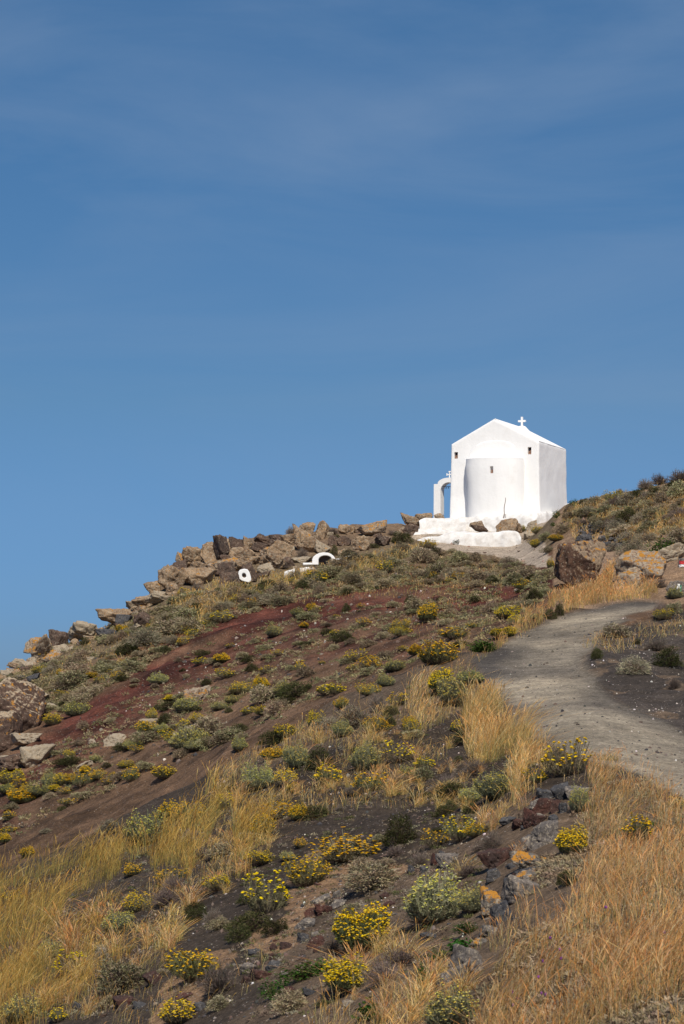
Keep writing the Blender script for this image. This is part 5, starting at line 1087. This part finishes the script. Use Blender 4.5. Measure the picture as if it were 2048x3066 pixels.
 (zg, 650, 330, 80, 90, 'V', 'dark leafed bush climbing the chapel base'), (zg, 625, 400, 50, 50, 'V', 'small leafy bush against the white base'), (zg, 770, 255, 90, 60, 'V', 'leafy bush over the end of the white parapet'), (zg, 845, 245, 80, 60, 'G', 'dark bush on the knoll edge right of the chapel'), (zg, 910, 340, 70, 60, 'G', 'green bush on the knoll slope right of the chapel'),
 (zg, 185, 430, 60, 60, 'V', 'bright green plant left of the boulder under the cane'), (zg, 10, 430, 60, 70, 'V', 'bright green plant behind low white wall'), (zh, 575, 305, 60, 70, 'V', 'leafy green plant at the left of the tan outcrop'), (zh, 460, 445, 80, 60, 'G', 'tuft of green at the foot of low white wall'), (zh, 200, 470, 160, 80, 'Y', 'olive bush in front of the white wall left end'), (zh, 420, 540, 120, 50, 'C', 'grey green shrub at the edge of sandy terrace'), (zh, 1215, 330, 90, 90, 'Y', 'yellowish plant by the whitewash splashed rock'), (zh, 1085, 330, 70, 60, 'Y', 'yellowish plant left of the splashed rock'), (zh, 1200, 460, 90, 60, 'Y', 'green yellow bush at right end of the terrace'),
 (zg, 665, 1030, 70, 110, 'G', 'small dark conifer like shrub at the edge of upper path'), (zg, 600, 1060, 110, 90, 'G', 'dark green bush left of path edge'), (zg, 480, 900, 130, 120, 'G', 'green bush under the big dark boulder'), (zg, 560, 880, 90, 80, 'C', 'grey yellow bush at left foot of big dark boulder'), (zg, 170, 1010, 120, 90, 'C', 'olive bush on the slope under the terrace'), (zg, 280, 1040, 130, 100, 'Y', 'grey yellow bush below the red patch'), (zg, 350, 1090, 110, 110, 'Y', 'golden bush left of the upper path'), (zg, 250, 1190, 160, 110, 'YD', 'yellow bush on the left edge of path bend'), (zg, 110, 1290, 170, 90, 'V', 'low green bush at the left tip of path bend'), (zg, 500, 1075, 70, 50, 'P', 'small pale bush by the path'),
 (zg, 1090, 1170, 220, 130, 'C', 'grey straw coloured shrub on the right side of the path'), (zg, 1400, 1000, 150, 200, 'B', 'dark brown bush at upper right of path'), (zg, 1500, 900, 110, 110, 'P', 'pale yellow leaved bush under the striped boulder'), (zg, 1490, 1000, 150, 130, 'C', 'grey bush at the right edge above the bank'), (zg, 940, 1340, 110, 70, 'G', 'green plant on the dark bank'), (zg, 1230, 1260, 60, 50, 'G', 'tiny green plant on the dark bank'), (zg, 1420, 1070, 120, 60, 'Y', 'yellow green strip of shrub along the bank top'), (zg, 1400, 830, 120, 90, 'B', 'dark twiggy shrub left of the striped boulder'), (zg, 600, 700, 60, 80, 'Y', 'yellow green bush at the left side of big dark boulder'),
]
for Zf, X, Y, w_, h_, kd, lb in LST:
    bush(*Zf(X, Y, w_, h_), kd, lb, GY if kd in ('Y', 'YD', 'YS') else GS)

OCC0 = list(OCC)
# scattered small shrubs: every one its own object, look-alikes share a label
def scatter(poly, n, kinds, wr, hr, label, group, seed, dmin=0):
    r = np.random.default_rng(seed); us = [p[0] for p in poly]; vs = [p[1] for p in poly]; done = 0; tries = 0; pts = []
    while done < n and tries < n * 30:
        tries += 1; u, v = r.uniform(min(us), max(us)), r.uniform(min(vs), max(vs))
        if not inpoly(np.array([u]), np.array([v]), poly)[0] or inpoly(np.array([u]), np.array([v]), PATH)[0] or inpoly(np.array([u]), np.array([v]), TERR)[0]: continue
        if any(abs(u - a) < dmin and abs(v - b_) < dmin * .6 for a, b_ in pts): continue
        if any(a0 < u < a1 and b0 - 4 < v < b1 for a0, a1, b0, b1 in OCC0) and r.uniform() < .85: continue
        P, m_ = hit1(u, v)
        if m_: continue
        pts.append((u, v)); W = r.uniform(*wr) * (1 + .6 * (r.uniform() < .15)); kd = kinds[r.integers(len(kinds))]
        plant(kd, P, W, W * r.uniform(*hr), label[kd] if isinstance(label, dict) else label, group[kd] if isinstance(group, dict) else group); done += 1
UP = [(0, 2030), (100, 1960), (250, 1900), (420, 1830), (560, 1790), (760, 1750), (960, 1705), (1240, 1650), (1420, 1665), (1560, 1700), (1640, 1730), (1640, 1790), (1500, 1760), (1200, 1760), (900, 1800), (700, 1850), (500, 1960), (330, 2060), (150, 2160), (0, 2130)]
scatter(UP, 185, ['C'] * 5 + ['S'], (.35, .8), (.38, .7), {'C': 'small grey green cushion shrub in the band under the ridge', 'S': 'small silvery cushion shrub in the band under the ridge'}, {'C': 'cushion shrubs under the ridge', 'S': 'silvery cushion shrubs under the ridge'}, 31, 9)
scatter(UP, 45, ['YS', 'G'], (.3, .55), (.5, .75), {'YS': 'small faded yellow bush among grey scrub under the ridge', 'G': 'small dark green shrub among grey scrub under the ridge'}, {'YS': 'faded yellow bushes under the ridge', 'G': 'dark green shrubs under the ridge'}, 32, 12)
MIDP = [(0, 2450), (140, 2240), (380, 2110), (560, 2000), (760, 1880), (950, 1830), (1500, 1780), (1640, 1780), (1560, 1860), (1400, 1950), (1250, 1990), (1000, 2080), (760, 2200), (500, 2300), (200, 2420), (0, 2540)]
scatter(MIDP, 95, ['C', 'C', 'G', 'YS'], (.25, .55), (.4, .6), {'C': 'small grey green tuft of scrub on the brown scree', 'G': 'small dark green tuft of scrub on the brown scree', 'YS': 'small yellow flecked scrub on the brown scree'}, {'C': 'scrub on the brown scree', 'G': 'dark scrub on the brown scree', 'YS': 'yellow flecked scrub on the scree'}, 33, 16)
RB = [(60, 2330), (200, 2180), (380, 2050), (560, 1960), (760, 1860), (950, 1800), (1180, 1770), (1500, 1750), (1600, 1780), (1500, 1860), (1100, 1890), (850, 1930), (600, 2060), (380, 2180), (150, 2360)]
scatter(RB, 26, ['C', 'C', 'G', 'C'], (.2, .55), (.3, .55), {'C': 'low grey green tuft dotted over the red cinder band', 'G': 'low dark green tuft dotted over the red cinder band'}, {'C': 'tufts on the red cinder', 'G': 'dark tufts on the red cinder'}, 39, 12)
BELT = [(0, 2330), (150, 2300), (380, 2160), (560, 2060), (640, 2100), (1000, 1970), (1300, 1930), (1380, 1980), (1000, 2090), (700, 2230), (500, 2310), (200, 2400), (0, 2460)]
scatter(BELT, 30, ['Y', 'P', 'YS', 'C'], (.35, .65), (.5, .75), {'Y': 'dull yellow flowering bush in the belt above the grassy crest', 'P': 'grey green bush in the belt above the grassy crest', 'YS': 'loose yellow bush in the belt above the grassy crest', 'C': 'tan grey cushion shrub in the belt above the grassy crest'}, {'Y': 'yellow bushes in the scrub belt', 'P': 'grey green bushes in the scrub belt', 'YS': 'loose yellow bushes in the scrub belt', 'C': 'cushion shrubs in the scrub belt'}, 36, 18)
CEN = [(660, 2400), (900, 2250), (1200, 2130), (1300, 2300), (1500, 2300), (1420, 2560), (1200, 2560), (900, 2560), (700, 2700), (560, 2760)]
scatter(CEN, 26, ['Y', 'P', 'YS', 'B', 'G'], (.22, .45), (.55, .85), {'Y': 'small dull yellow bush on the near dark slope', 'P': 'small grey green bush on the near dark slope', 'YS': 'small loose yellow bush on the near dark slope', 'B': 'small brown twiggy bush on the near dark slope', 'G': 'small olive bush on the near dark slope'}, {'Y': 'small yellow bushes near', 'P': 'small grey green bushes near', 'YS': 'small loose yellow bushes near', 'B': 'small twiggy bushes near', 'G': 'small olive bushes near'}, 37, 26)
KN = [(1660, 1560), (1720, 1520), (1850, 1490), (1960, 1460), (2048, 1440), (2048, 1640), (1960, 1640), (1860, 1640), (1750, 1560), (1690, 1600)]
scatter(KN, 60, ['C', 'C', 'C', 'S', 'B'], (.4, .9), (.4, .65), {'C': 'grey green cushion shrub on the knoll right of chapel', 'S': 'silvery cushion shrub on the knoll right of chapel', 'B': 'brown twiggy shrub on the knoll right of chapel'}, {'C': 'cushion shrubs on the knoll', 'S': 'silvery shrubs on the knoll', 'B': 'twiggy shrubs on the knoll'}, 34, 14)
NR_ = [(480, 2650), (650, 2330), (900, 2180), (1200, 2060), (1400, 2080), (1560, 2200), (1640, 2260), (1500, 2420), (1450, 2600), (1400, 2800), (1000, 3060), (600, 3060), (300, 3060)]
scatter(NR_, 60, ['C', 'G', 'B'], (.15, .38), (.4, .7), {'C': 'small grey scrub on the near gravel slope', 'G': 'small dark green scrub on the near gravel slope', 'B': 'small dry twiggy scrub on the near gravel slope'}, {'C': 'grey scrub on near gravel', 'G': 'dark scrub on near gravel', 'B': 'dry scrub on near gravel'}, 35, 30)

# grass: individual tufts
def tufts(lst, label, group, kd='GT'):
    for u, v, wpx, hpx in lst: bush(u, v - hpx * .1, wpx, hpx, kd, label, group)
r5 = np.random.default_rng(55)
tl = []
for poly, n_, h0 in (([(620, 2420), (700, 2330), (900, 2230), (1180, 2110), (1240, 2230), (1300, 2330), (1560, 2230), (1640, 2300), (1500, 2480), (1380, 2480), (1100, 2350), (800, 2420), (820, 2560), (640, 2700)], 105, 85),
                     ([(150, 2800), (500, 2650), (620, 2560), (560, 2800), (420, 2960), (300, 3060), (100, 3060)], 40, 130), ([(1000, 2820), (1250, 2800), (1400, 2960), (1380, 3100), (1080, 3100)], 26, 170)):
    k = 0
    while k < n_:
        u = r5.uniform(min(p[0] for p in poly), max(p[0] for p in poly)); v = r5.uniform(min(p[1] for p in poly), max(p[1] for p in poly))
        if inpoly(np.array([u]), np.array([v]), poly)[0]:
            hh_ = h0 * r5.uniform(.3, 1.25); tl.append((u, v - hh_ * .3, hh_ * .5, hh_)); k += 1
tufts(tl, 'tuft of straw coloured grass on the dark near slope', 'straw grass tufts on the near slope')
SG = 1.96
for X, Y, w_, h_, lb in [(1075, 790, 90, 220, 'tall straw tuft right of the yellow flowers mid slope'), (930, 960, 110, 180, 'pale straw tuft on gravel right of the small yellow clump'), (1215, 860, 90, 120, 'short spiky straw tuft on the gravel'), (1265, 690, 70, 170, 'green straw tuft near the path edge grass'), (1340, 130, 50, 110, 'tawny tuft at the left of path bend')]:
    bush(700 + X / SG, 1850 + Y / SG, w_ / SG, h_ / SG, 'GT', lb, 'straw grass tufts on the near slope')
for X, Y, w_, h_, lb in [(365, 290, 90, 220, 'tall thin tawny tuft left of the upper ruined wall'), (560, 130, 120, 260, 'tall tawny tuft between silvery bush and ruined wall'), (170, 560, 110, 270, 'thin dry stalks beside the upright grey stone'), (530, 480, 130, 160, 'dark golden tuft above the lichened slab')]:
    bush(1300 + X / 2.096, 2300 + Y / 2.096, w_ / 2.096, h_ / 2.096, 'GT', lb, 'straw grass tufts on the near slope')

# grass: the massed stands, too many blades to count
def stand(name, polys, label, hm, wpx, seed, lean=(.22, 0), patch=.0, psc=1.0, **kw):
    r = np.random.default_rng(seed); PP = []; HH = []; WW = []
    for poly, n_, hs in polys:
        us = [p[0] for p in poly]; vs = [p[1] for p in poly]; u = r.uniform(min(us), max(us), n_ * 4); v = r.uniform(min(vs), max(vs), n_ * 4); m = inpoly(u, v, poly); u, v = u[m][:n_], v[m][:n_]
        oc_ = np.zeros(len(u), bool)
        for a0, a1, b0, b1 in OCC: oc_ |= (u > a0) & (u < a1) & (v > b0) & (v < b1)
        oc_ &= r.uniform(size=len(u)) < .93; u, v = u[~oc_], v[~oc_]
        P, ms = hit(u, v); P = P[~ms]
        if patch: q = vnoise(xy0(P[:, 0], P[:, 1], psc), seed); P = P[q > -1 + 2 * patch * r.uniform(.6, 1.2, len(P)) * .8]
        hv = hm * hs * r.uniform(.35, 1.15, len(P)) * (1 + .25 * vnoise(xy0(P[:, 0], P[:, 1], .8), seed + 1)); PP.append(P); HH.append(hv); WW.append(np.maximum(.003, wpx * .52 * P[:, 1] / 2422) * r.uniform(.6, 1.4, len(P)))
    P = np.concatenate(PP); H = np.concatenate(HH); W = np.concatenate(WW); P[:, 2] -= .02; s = grass(P, H, W, r, lean=lean, clump=True, **kw); o = link(name, s.mesh(name, grm)); tag(o, label, 'grass', None, 'stuff'); return o
RG = [(1400, 3300), (1440, 3000), (1500, 2880), (1590, 2790), (1690, 2760), (1760, 2640), (1750, 2540), (1720, 2440), (1770, 2350), (1850, 2300), (1960, 2350), (2060, 2400), (2160, 2460), (2160, 3300)]
stand('dry_grass', [(RG, 20000, 1.0), ([(1440, 2760), (1600, 2700), (1560, 3000), (1380, 3120), (1300, 3300), (1250, 3300), (1330, 3000)], 1500, .8), ([(1640, 2230), (1720, 2260), (1860, 2310), (1800, 2370), (1640, 2330), (1570, 2290)], 1500, .7)], 'dense tawny grass covering the right foreground', .38, .55, 61, (.16, 0), patch=.42, psc=.7)
stand('dry_grass', [([(-80, 2690), (0, 2650), (230, 2575), (385, 2500), (400, 2560), (330, 2640), (200, 2700), (160, 2800), (120, 2950), (-80, 3100)], 6200, 1.0), ([(-390, 2780), (-80, 2690), (-80, 3100), (-390, 3200)], 2600, .9), ([(240, 2600), (400, 2520), (520, 2440), (650, 2350), (660, 2440), (600, 2560), (560, 2650), (470, 2640), (430, 2560), (330, 2640)], 4200, .9),
                    ([(100, 2860), (300, 2700), (480, 2660), (430, 2820), (300, 2960), (100, 3100), (-80, 3150), (-80, 2900)], 3800, .7), ([(700, 2470), (800, 2450), (820, 2560), (760, 2620), (690, 2640)], 1300, 1.0)], 'long tawny grass on the left spur in the foreground', .58, .55, 62, (.18, 0), patch=.46, psc=.9, cols=[(.54, .29, .085), (.46, .225, .06), (.60, .37, .14), (.36, .25, .08), (.43, .20, .06)], heads=[(.56, .30, .08), (.46, .22, .055), (.60, .38, .14)])
stand('dry_grass', [([(620, 2330), (900, 2170), (1180, 2090), (1200, 2130), (900, 2230), (660, 2380)], 1800, .65), ([(1190, 2110), (1240, 2040), (1330, 2010), (1400, 2000), (1440, 2040), (1360, 2150), (1260, 2200)], 1500, .8),
                    ([(1370, 2180), (1400, 2110), (1480, 2090), (1540, 2170), (1580, 2230), (1480, 2290), (1400, 2280)], 3600, 1.15), ([(1560, 2260), (1640, 2230), (1720, 2290), (1600, 2380), (1540, 2370)], 1100, .8), ([(1560, 2200), (1600, 2240), (1540, 2420), (1500, 2400)], 700, .9)], 'tawny grass fringe along the slope crest below the path', .50, .55, 63, (.18, 0))
stand('dry_grass', [([(560, 1790), (640, 1750), (760, 1735), (880, 1722), (1000, 1700), (1100, 1672), (1240, 1640), (1260, 1660), (1100, 1712), (960, 1742), (800, 1768), (700, 1810), (600, 1840), (540, 1850)], 5200, 1.0), ([(520, 1830), (560, 1780), (660, 1790), (640, 1850), (560, 1880)], 700, 1.0), ([(500, 1790), (640, 1740), (620, 1790), (520, 1830)], 500, .8)],
      'golden grass strip under the ridge boulders and white kerb', .42, .55, 64, (.10, 0))
stand('dry_grass', [([(1500, 1940), (1600, 1870), (1640, 1810), (1660, 1790), (1800, 1750), (1860, 1740), (1960, 1760), (1980, 1790), (1800, 1808), (1680, 1842), (1560, 1900)], 4200, 1.0), ([(1440, 1975), (1500, 1930), (1560, 1850), (1640, 1820), (1500, 1940), (1430, 1985)], 1400, .9), ([(1820, 1700), (1860, 1690), (1860, 1740), (1780, 1760)], 500, .8)],
      'straw grass between the big dark boulder and the upper path', .45, .55, 65, (.08, 0), cols=[(.55, .37, .14), (.48, .30, .11), (.58, .44, .20), (.40, .33, .13)])
stand('dry_grass', [([(1660, 1545), (1760, 1510), (1860, 1485), (2060, 1425), (2080, 1650), (1900, 1640), (1720, 1620)], 9000, .85), ([(1230, 1660), (1420, 1665), (1640, 1740), (1600, 1900), (1400, 1980), (1200, 1900), (1240, 1700)], 900, .7), ([(0, 2020), (100, 1980), (400, 1850), (560, 1850), (760, 1800), (1200, 1700), (1500, 1700), (1400, 1780), (900, 1810), (700, 1850), (400, 1980), (200, 2060), (0, 2120)], 5200, .6), ([(1740, 1940), (1800, 1900), (1960, 1880), (2048, 1860), (2048, 1900), (1850, 1960)], 600, .7)],
      'sparse dry grass among the shrubs of upper slopes', .38, .5, 66, (.06, 0))
stand('dry_grass', [([(620, 2420), (660, 2340), (900, 2190), (1200, 2110), (1260, 2210), (1370, 2290), (1560, 2260), (1600, 2330), (1500, 2480), (1340, 2440), (1100, 2420), (900, 2480), (760, 2520), (700, 2640), (560, 2720), (480, 2880), (300, 3060), (0, 3060), (0, 2900), (300, 2700), (560, 2560)], 11000, .75),
                    ([(950, 2990), (1100, 2830), (1260, 2800), (1400, 2860), (1420, 3000), (1380, 3200), (900, 3200)], 2400, .9), ([(300, 2960), (560, 2860), (860, 2760), (760, 2980), (600, 3080), (300, 3100)], 900, .8)], 'thin scattered dry grass over the near gravel slope', .34, .55, 67, (.10, 0), patch=.62, psc=.7)

# ground cover of low scrub and litter, uncountable
def litter(name, poly_n, label, seed, size, cols, kind='leaf'):
    r = np.random.default_rng(seed); s = Soup()
    for poly, n_, dens in poly_n:
        us = [p[0] for p in poly]; vs = [p[1] for p in poly]; u = r.uniform(min(us), max(us), n_ * 4); v = r.uniform(min(vs), max(vs), n_ * 4); m = inpoly(u, v, poly) & ~inpoly(u, v, PATH) & ~inpoly(u, v, TERR); u, v = u[m][:n_], v[m][:n_]
        P, ms = hit(u, v); P = P[~ms]; q = fbm(xy0(P[:, 0], P[:, 1], 1.4), 3, seed + 2); P = P[q > dens]
        K = 34; n2 = len(P); sz = (size * r.uniform(.4, 1.2, n2))[:, None, None]; d = r.normal(size=(n2, K, 3)); d /= np.linalg.norm(d, axis=2)[:, :, None]; d[:, :, 2] = np.abs(d[:, :, 2]) * .5
        B = (P[:, None] + d * sz * r.uniform(.5, 1, (n2, K, 1))).reshape(-1, 3); dr = nrm(d.reshape(-1, 3) + r.normal(size=(n2 * K, 3)) * .6); sd = nrm(np.cross(dr, r.normal(size=dr.shape))); L = (np.broadcast_to(sz, (n2, K, 1)).reshape(-1, 1)) * .38
        cc = np.repeat(pick(r, cols, n2), K, 0) * (1 + r.uniform(-.25, .25, (n2 * K, 1))); s.ribbon(B, B + dr * L, L * .22, L * .1, sd, cc)
    o = link(name, s.mesh(name, vm)); tag(o, label, 'ground cover', None, 'stuff'); return o
litter('low_scrub', [(UP, 4600, -.4), (RB, 260, .15), (MIDP, 1500, -.05), (KN, 700, -.3), ([(1200, 1700), (1640, 1740), (1560, 1860), (1300, 1900)], 500, -.1)], 'low grey scrub covering the upper slopes', 71, .16, [(.40, .32, .19), (.32, .26, .14), (.46, .35, .21), (.27, .25, .12)])
litter('low_scrub', [(NR_, 2200, -.12), ([(0, 2660), (300, 2560), (650, 2350), (600, 2700), (300, 3060), (0, 3060)], 700, -.3)], 'thin dry litter and sprigs on the near slope', 72, .06, [(.22, .17, .12), (.17, .13, .09), (.12, .12, .05), (.26, .22, .15)])
litter('low_scrub', [(RG, 2600, -.6), ([(1560, 2640), (1640, 2560), (1740, 2560), (1760, 2660), (1680, 2780), (1560, 2860)], 350, -.4)], 'dead stalks under the right foreground grass', 73, .08, [(.30, .22, .14), (.24, .18, .12), (.34, .26, .17)])

# pebbles
PV, PF = ico(1)
def pebbles(poly_n, label, seed, smin, smax, cols, mat):
    r = np.random.default_rng(seed); VV = []; FF = []; CC = []; off = 0
    for poly, n_, w_ in poly_n:
        us = [p[0] for p in poly]; vs = [p[1] for p in poly]; u = r.uniform(min(us), max(us), n_ * 4); v = r.uniform(min(vs), max(vs), n_ * 4); m = inpoly(u, v, poly); u, v = u[m][:n_], v[m][:n_]
        P, ms = hit(u, v); P = P[~ms]; P = P[fbm(xy0(P[:, 0], P[:, 1], .9), 3, seed) > r.uniform(-1.0, .55, len(P))]; n2 = len(P); P[:, 2] = ground_z(P[:, 0], P[:, 1])
        sz = smin * (smax / smin) ** (r.uniform(0, 1, n2) ** 2.2) * (P[:, 1] / 30) ** .5
        V_ = PV[None] * (1 + r.uniform(-.3, .3, (n2, len(PV), 1))) * sz[:, None, None] * r.uniform(.6, 1.2, (n2, 1, 3)) + P[:, None]
        VV.append(V_.reshape(-1, 3)); FF.append((PF[None] + (np.arange(n2) * len(PV))[:, None, None]).reshape(-1, 3) + off); off += n2 * len(PV); CC.append(np.repeat(pick(r, cols, n2), len(PV), 0))
    o = link('pebbles', mesh_np('pebbles', np.concatenate(VV), np.concatenate(FF), np.concatenate(CC), mat)); tag(o, label, 'pebbles', None, 'stuff')
pm_, t, b = nodemat('pebble_stone'); at = N(t, 'ShaderNodeAttribute', attribute_name='col').outputs['Color']; t.links.new(at, b.inputs['Base Color']); b.inputs['Roughness'].default_value = .9
WH = [(.55, .48, .42), (.45, .38, .32), (.62, .58, .52), (.30, .24, .20)]; DK = [(.06, .055, .052), (.10, .075, .06), (.045, .042, .042), (.14, .09, .07), (.2, .16, .13)]
pebbles([(PATH[:-6] if False else PATH, 1300, 1), ([(1745, 2000), (1810, 1895), (2048, 1840), (2048, 2190), (1870, 2105)], 600, 1)], 'pale pebbles strewn over the path and its bank', 81, .005, .020, WH + DK[:3], pm_)
pebbles([(NR_, 1700, 1), ([(1300, 2430), (1440, 2420), (1480, 2520), (1340, 2560)], 260, 1), ([(900, 2600), (1150, 2560), (1200, 2650), (900, 2760)], 250, 1)], 'small pale pebbles on the near gravel slope', 82, .005, .024, WH + DK, pm_)
pebbles([(MIDP, 1100, 1), (UP, 700, 1), (RB, 700, 1)], 'white and dark stones scattered over the far scree', 83, .012, .045, WH[:2] + DK + DK + DK, pm_)
pebbles([(NR_, 1800, 1), (PATH, 900, 1), (RG, 900, 1), ([(0, 2650), (650, 2350), (600, 2700), (0, 3060)], 700, 1)], 'dark cinder gravel on the near slope and path', 84, .010, .04, DK, pm_)
pebbles([(KN, 500, 1), (TERR, 90, 1), ([(1650, 1640), (1990, 1600), (1990, 1720), (1840, 1760)], 250, 1)], 'brown stones on the knoll and terrace', 85, .010, .05, [(.2, .14, .1), (.28, .2, .15), (.12, .08, .06)], pm_)
for o in list(scene.objects):
    if o.type == 'MESH' and o.data.materials and o.data.materials[0] is None: print('nomat', o.name)

# small odd things
def z8b(X, Y): return 1300 + X / 2.096, 2300 + Y / 2.096
for X, Y in [(720, 1060), (780, 1135), (785, 1195), (675, 1210), (645, 1310), (480, 1395), (665, 1410), (690, 1418), (512, 1440), (487, 1487), (1435, 1030), (1070, 870)]:
    u, v = z8b(X, Y); P, _ = hit1(u, v + 70); k_ = P[1] / F; hgt = 66 * k_
    fl_ = empty('purple_wildflower', P); tag(fl_, 'tiny purple wildflower among the tawny foreground grass', 'flower', 'purple wildflowers in the foreground grass')
    tube('stem', [np.array((0.01 * t, 0, hgt * t)) for t in (-.05, .5, 1)], [.0025, .002, .0015], pmats['stem'], fl_, 5)
    pv, pf = ico(1); pv = pv * (1 + np.random.default_rng(int(X)).uniform(-.3, .3, (len(pv), 1))) * np.array([.011, .011, .014]) + np.array([.01, 0, hgt]); link('petals', mesh_np('petals', pv, pf, None, pmats['petal']), fl_)
P0, _ = hit1(1103, 2605); P1, _ = hit1(1139, 2593); P0[2] += .02; P1[2] += .03
mid_ = [np.array([(P1 - P0)[0] * t, (P1 - P0)[1] * t, (P1 - P0)[2] * t + .02 * math.sin(3.1 * t)]) for t in np.linspace(0, 1, 7)]
VS_ = []; FS_ = []
for k, (p_, r_) in enumerate(zip(mid_, [.016, .011, .010, .010, .010, .012, .018])):
    for j in range(8): VS_.append((p_[0], p_[1] + r_ * math.cos(.785 * j), p_[2] + r_ * math.sin(.785 * j)))
for k in range(6):
    for j in range(8): FS_.append((k * 8 + j, k * 8 + (j + 1) % 8, (k + 1) * 8 + (j + 1) % 8, (k + 1) * 8 + j))
st_ = link('bleached_stick', mesh_np('bleached_stick', VS_, FS_, None, pmats['bone'], True)); st_.location = P0; tag(st_, 'short bleached white stick lying on the gravel, centre foreground', 'stick')
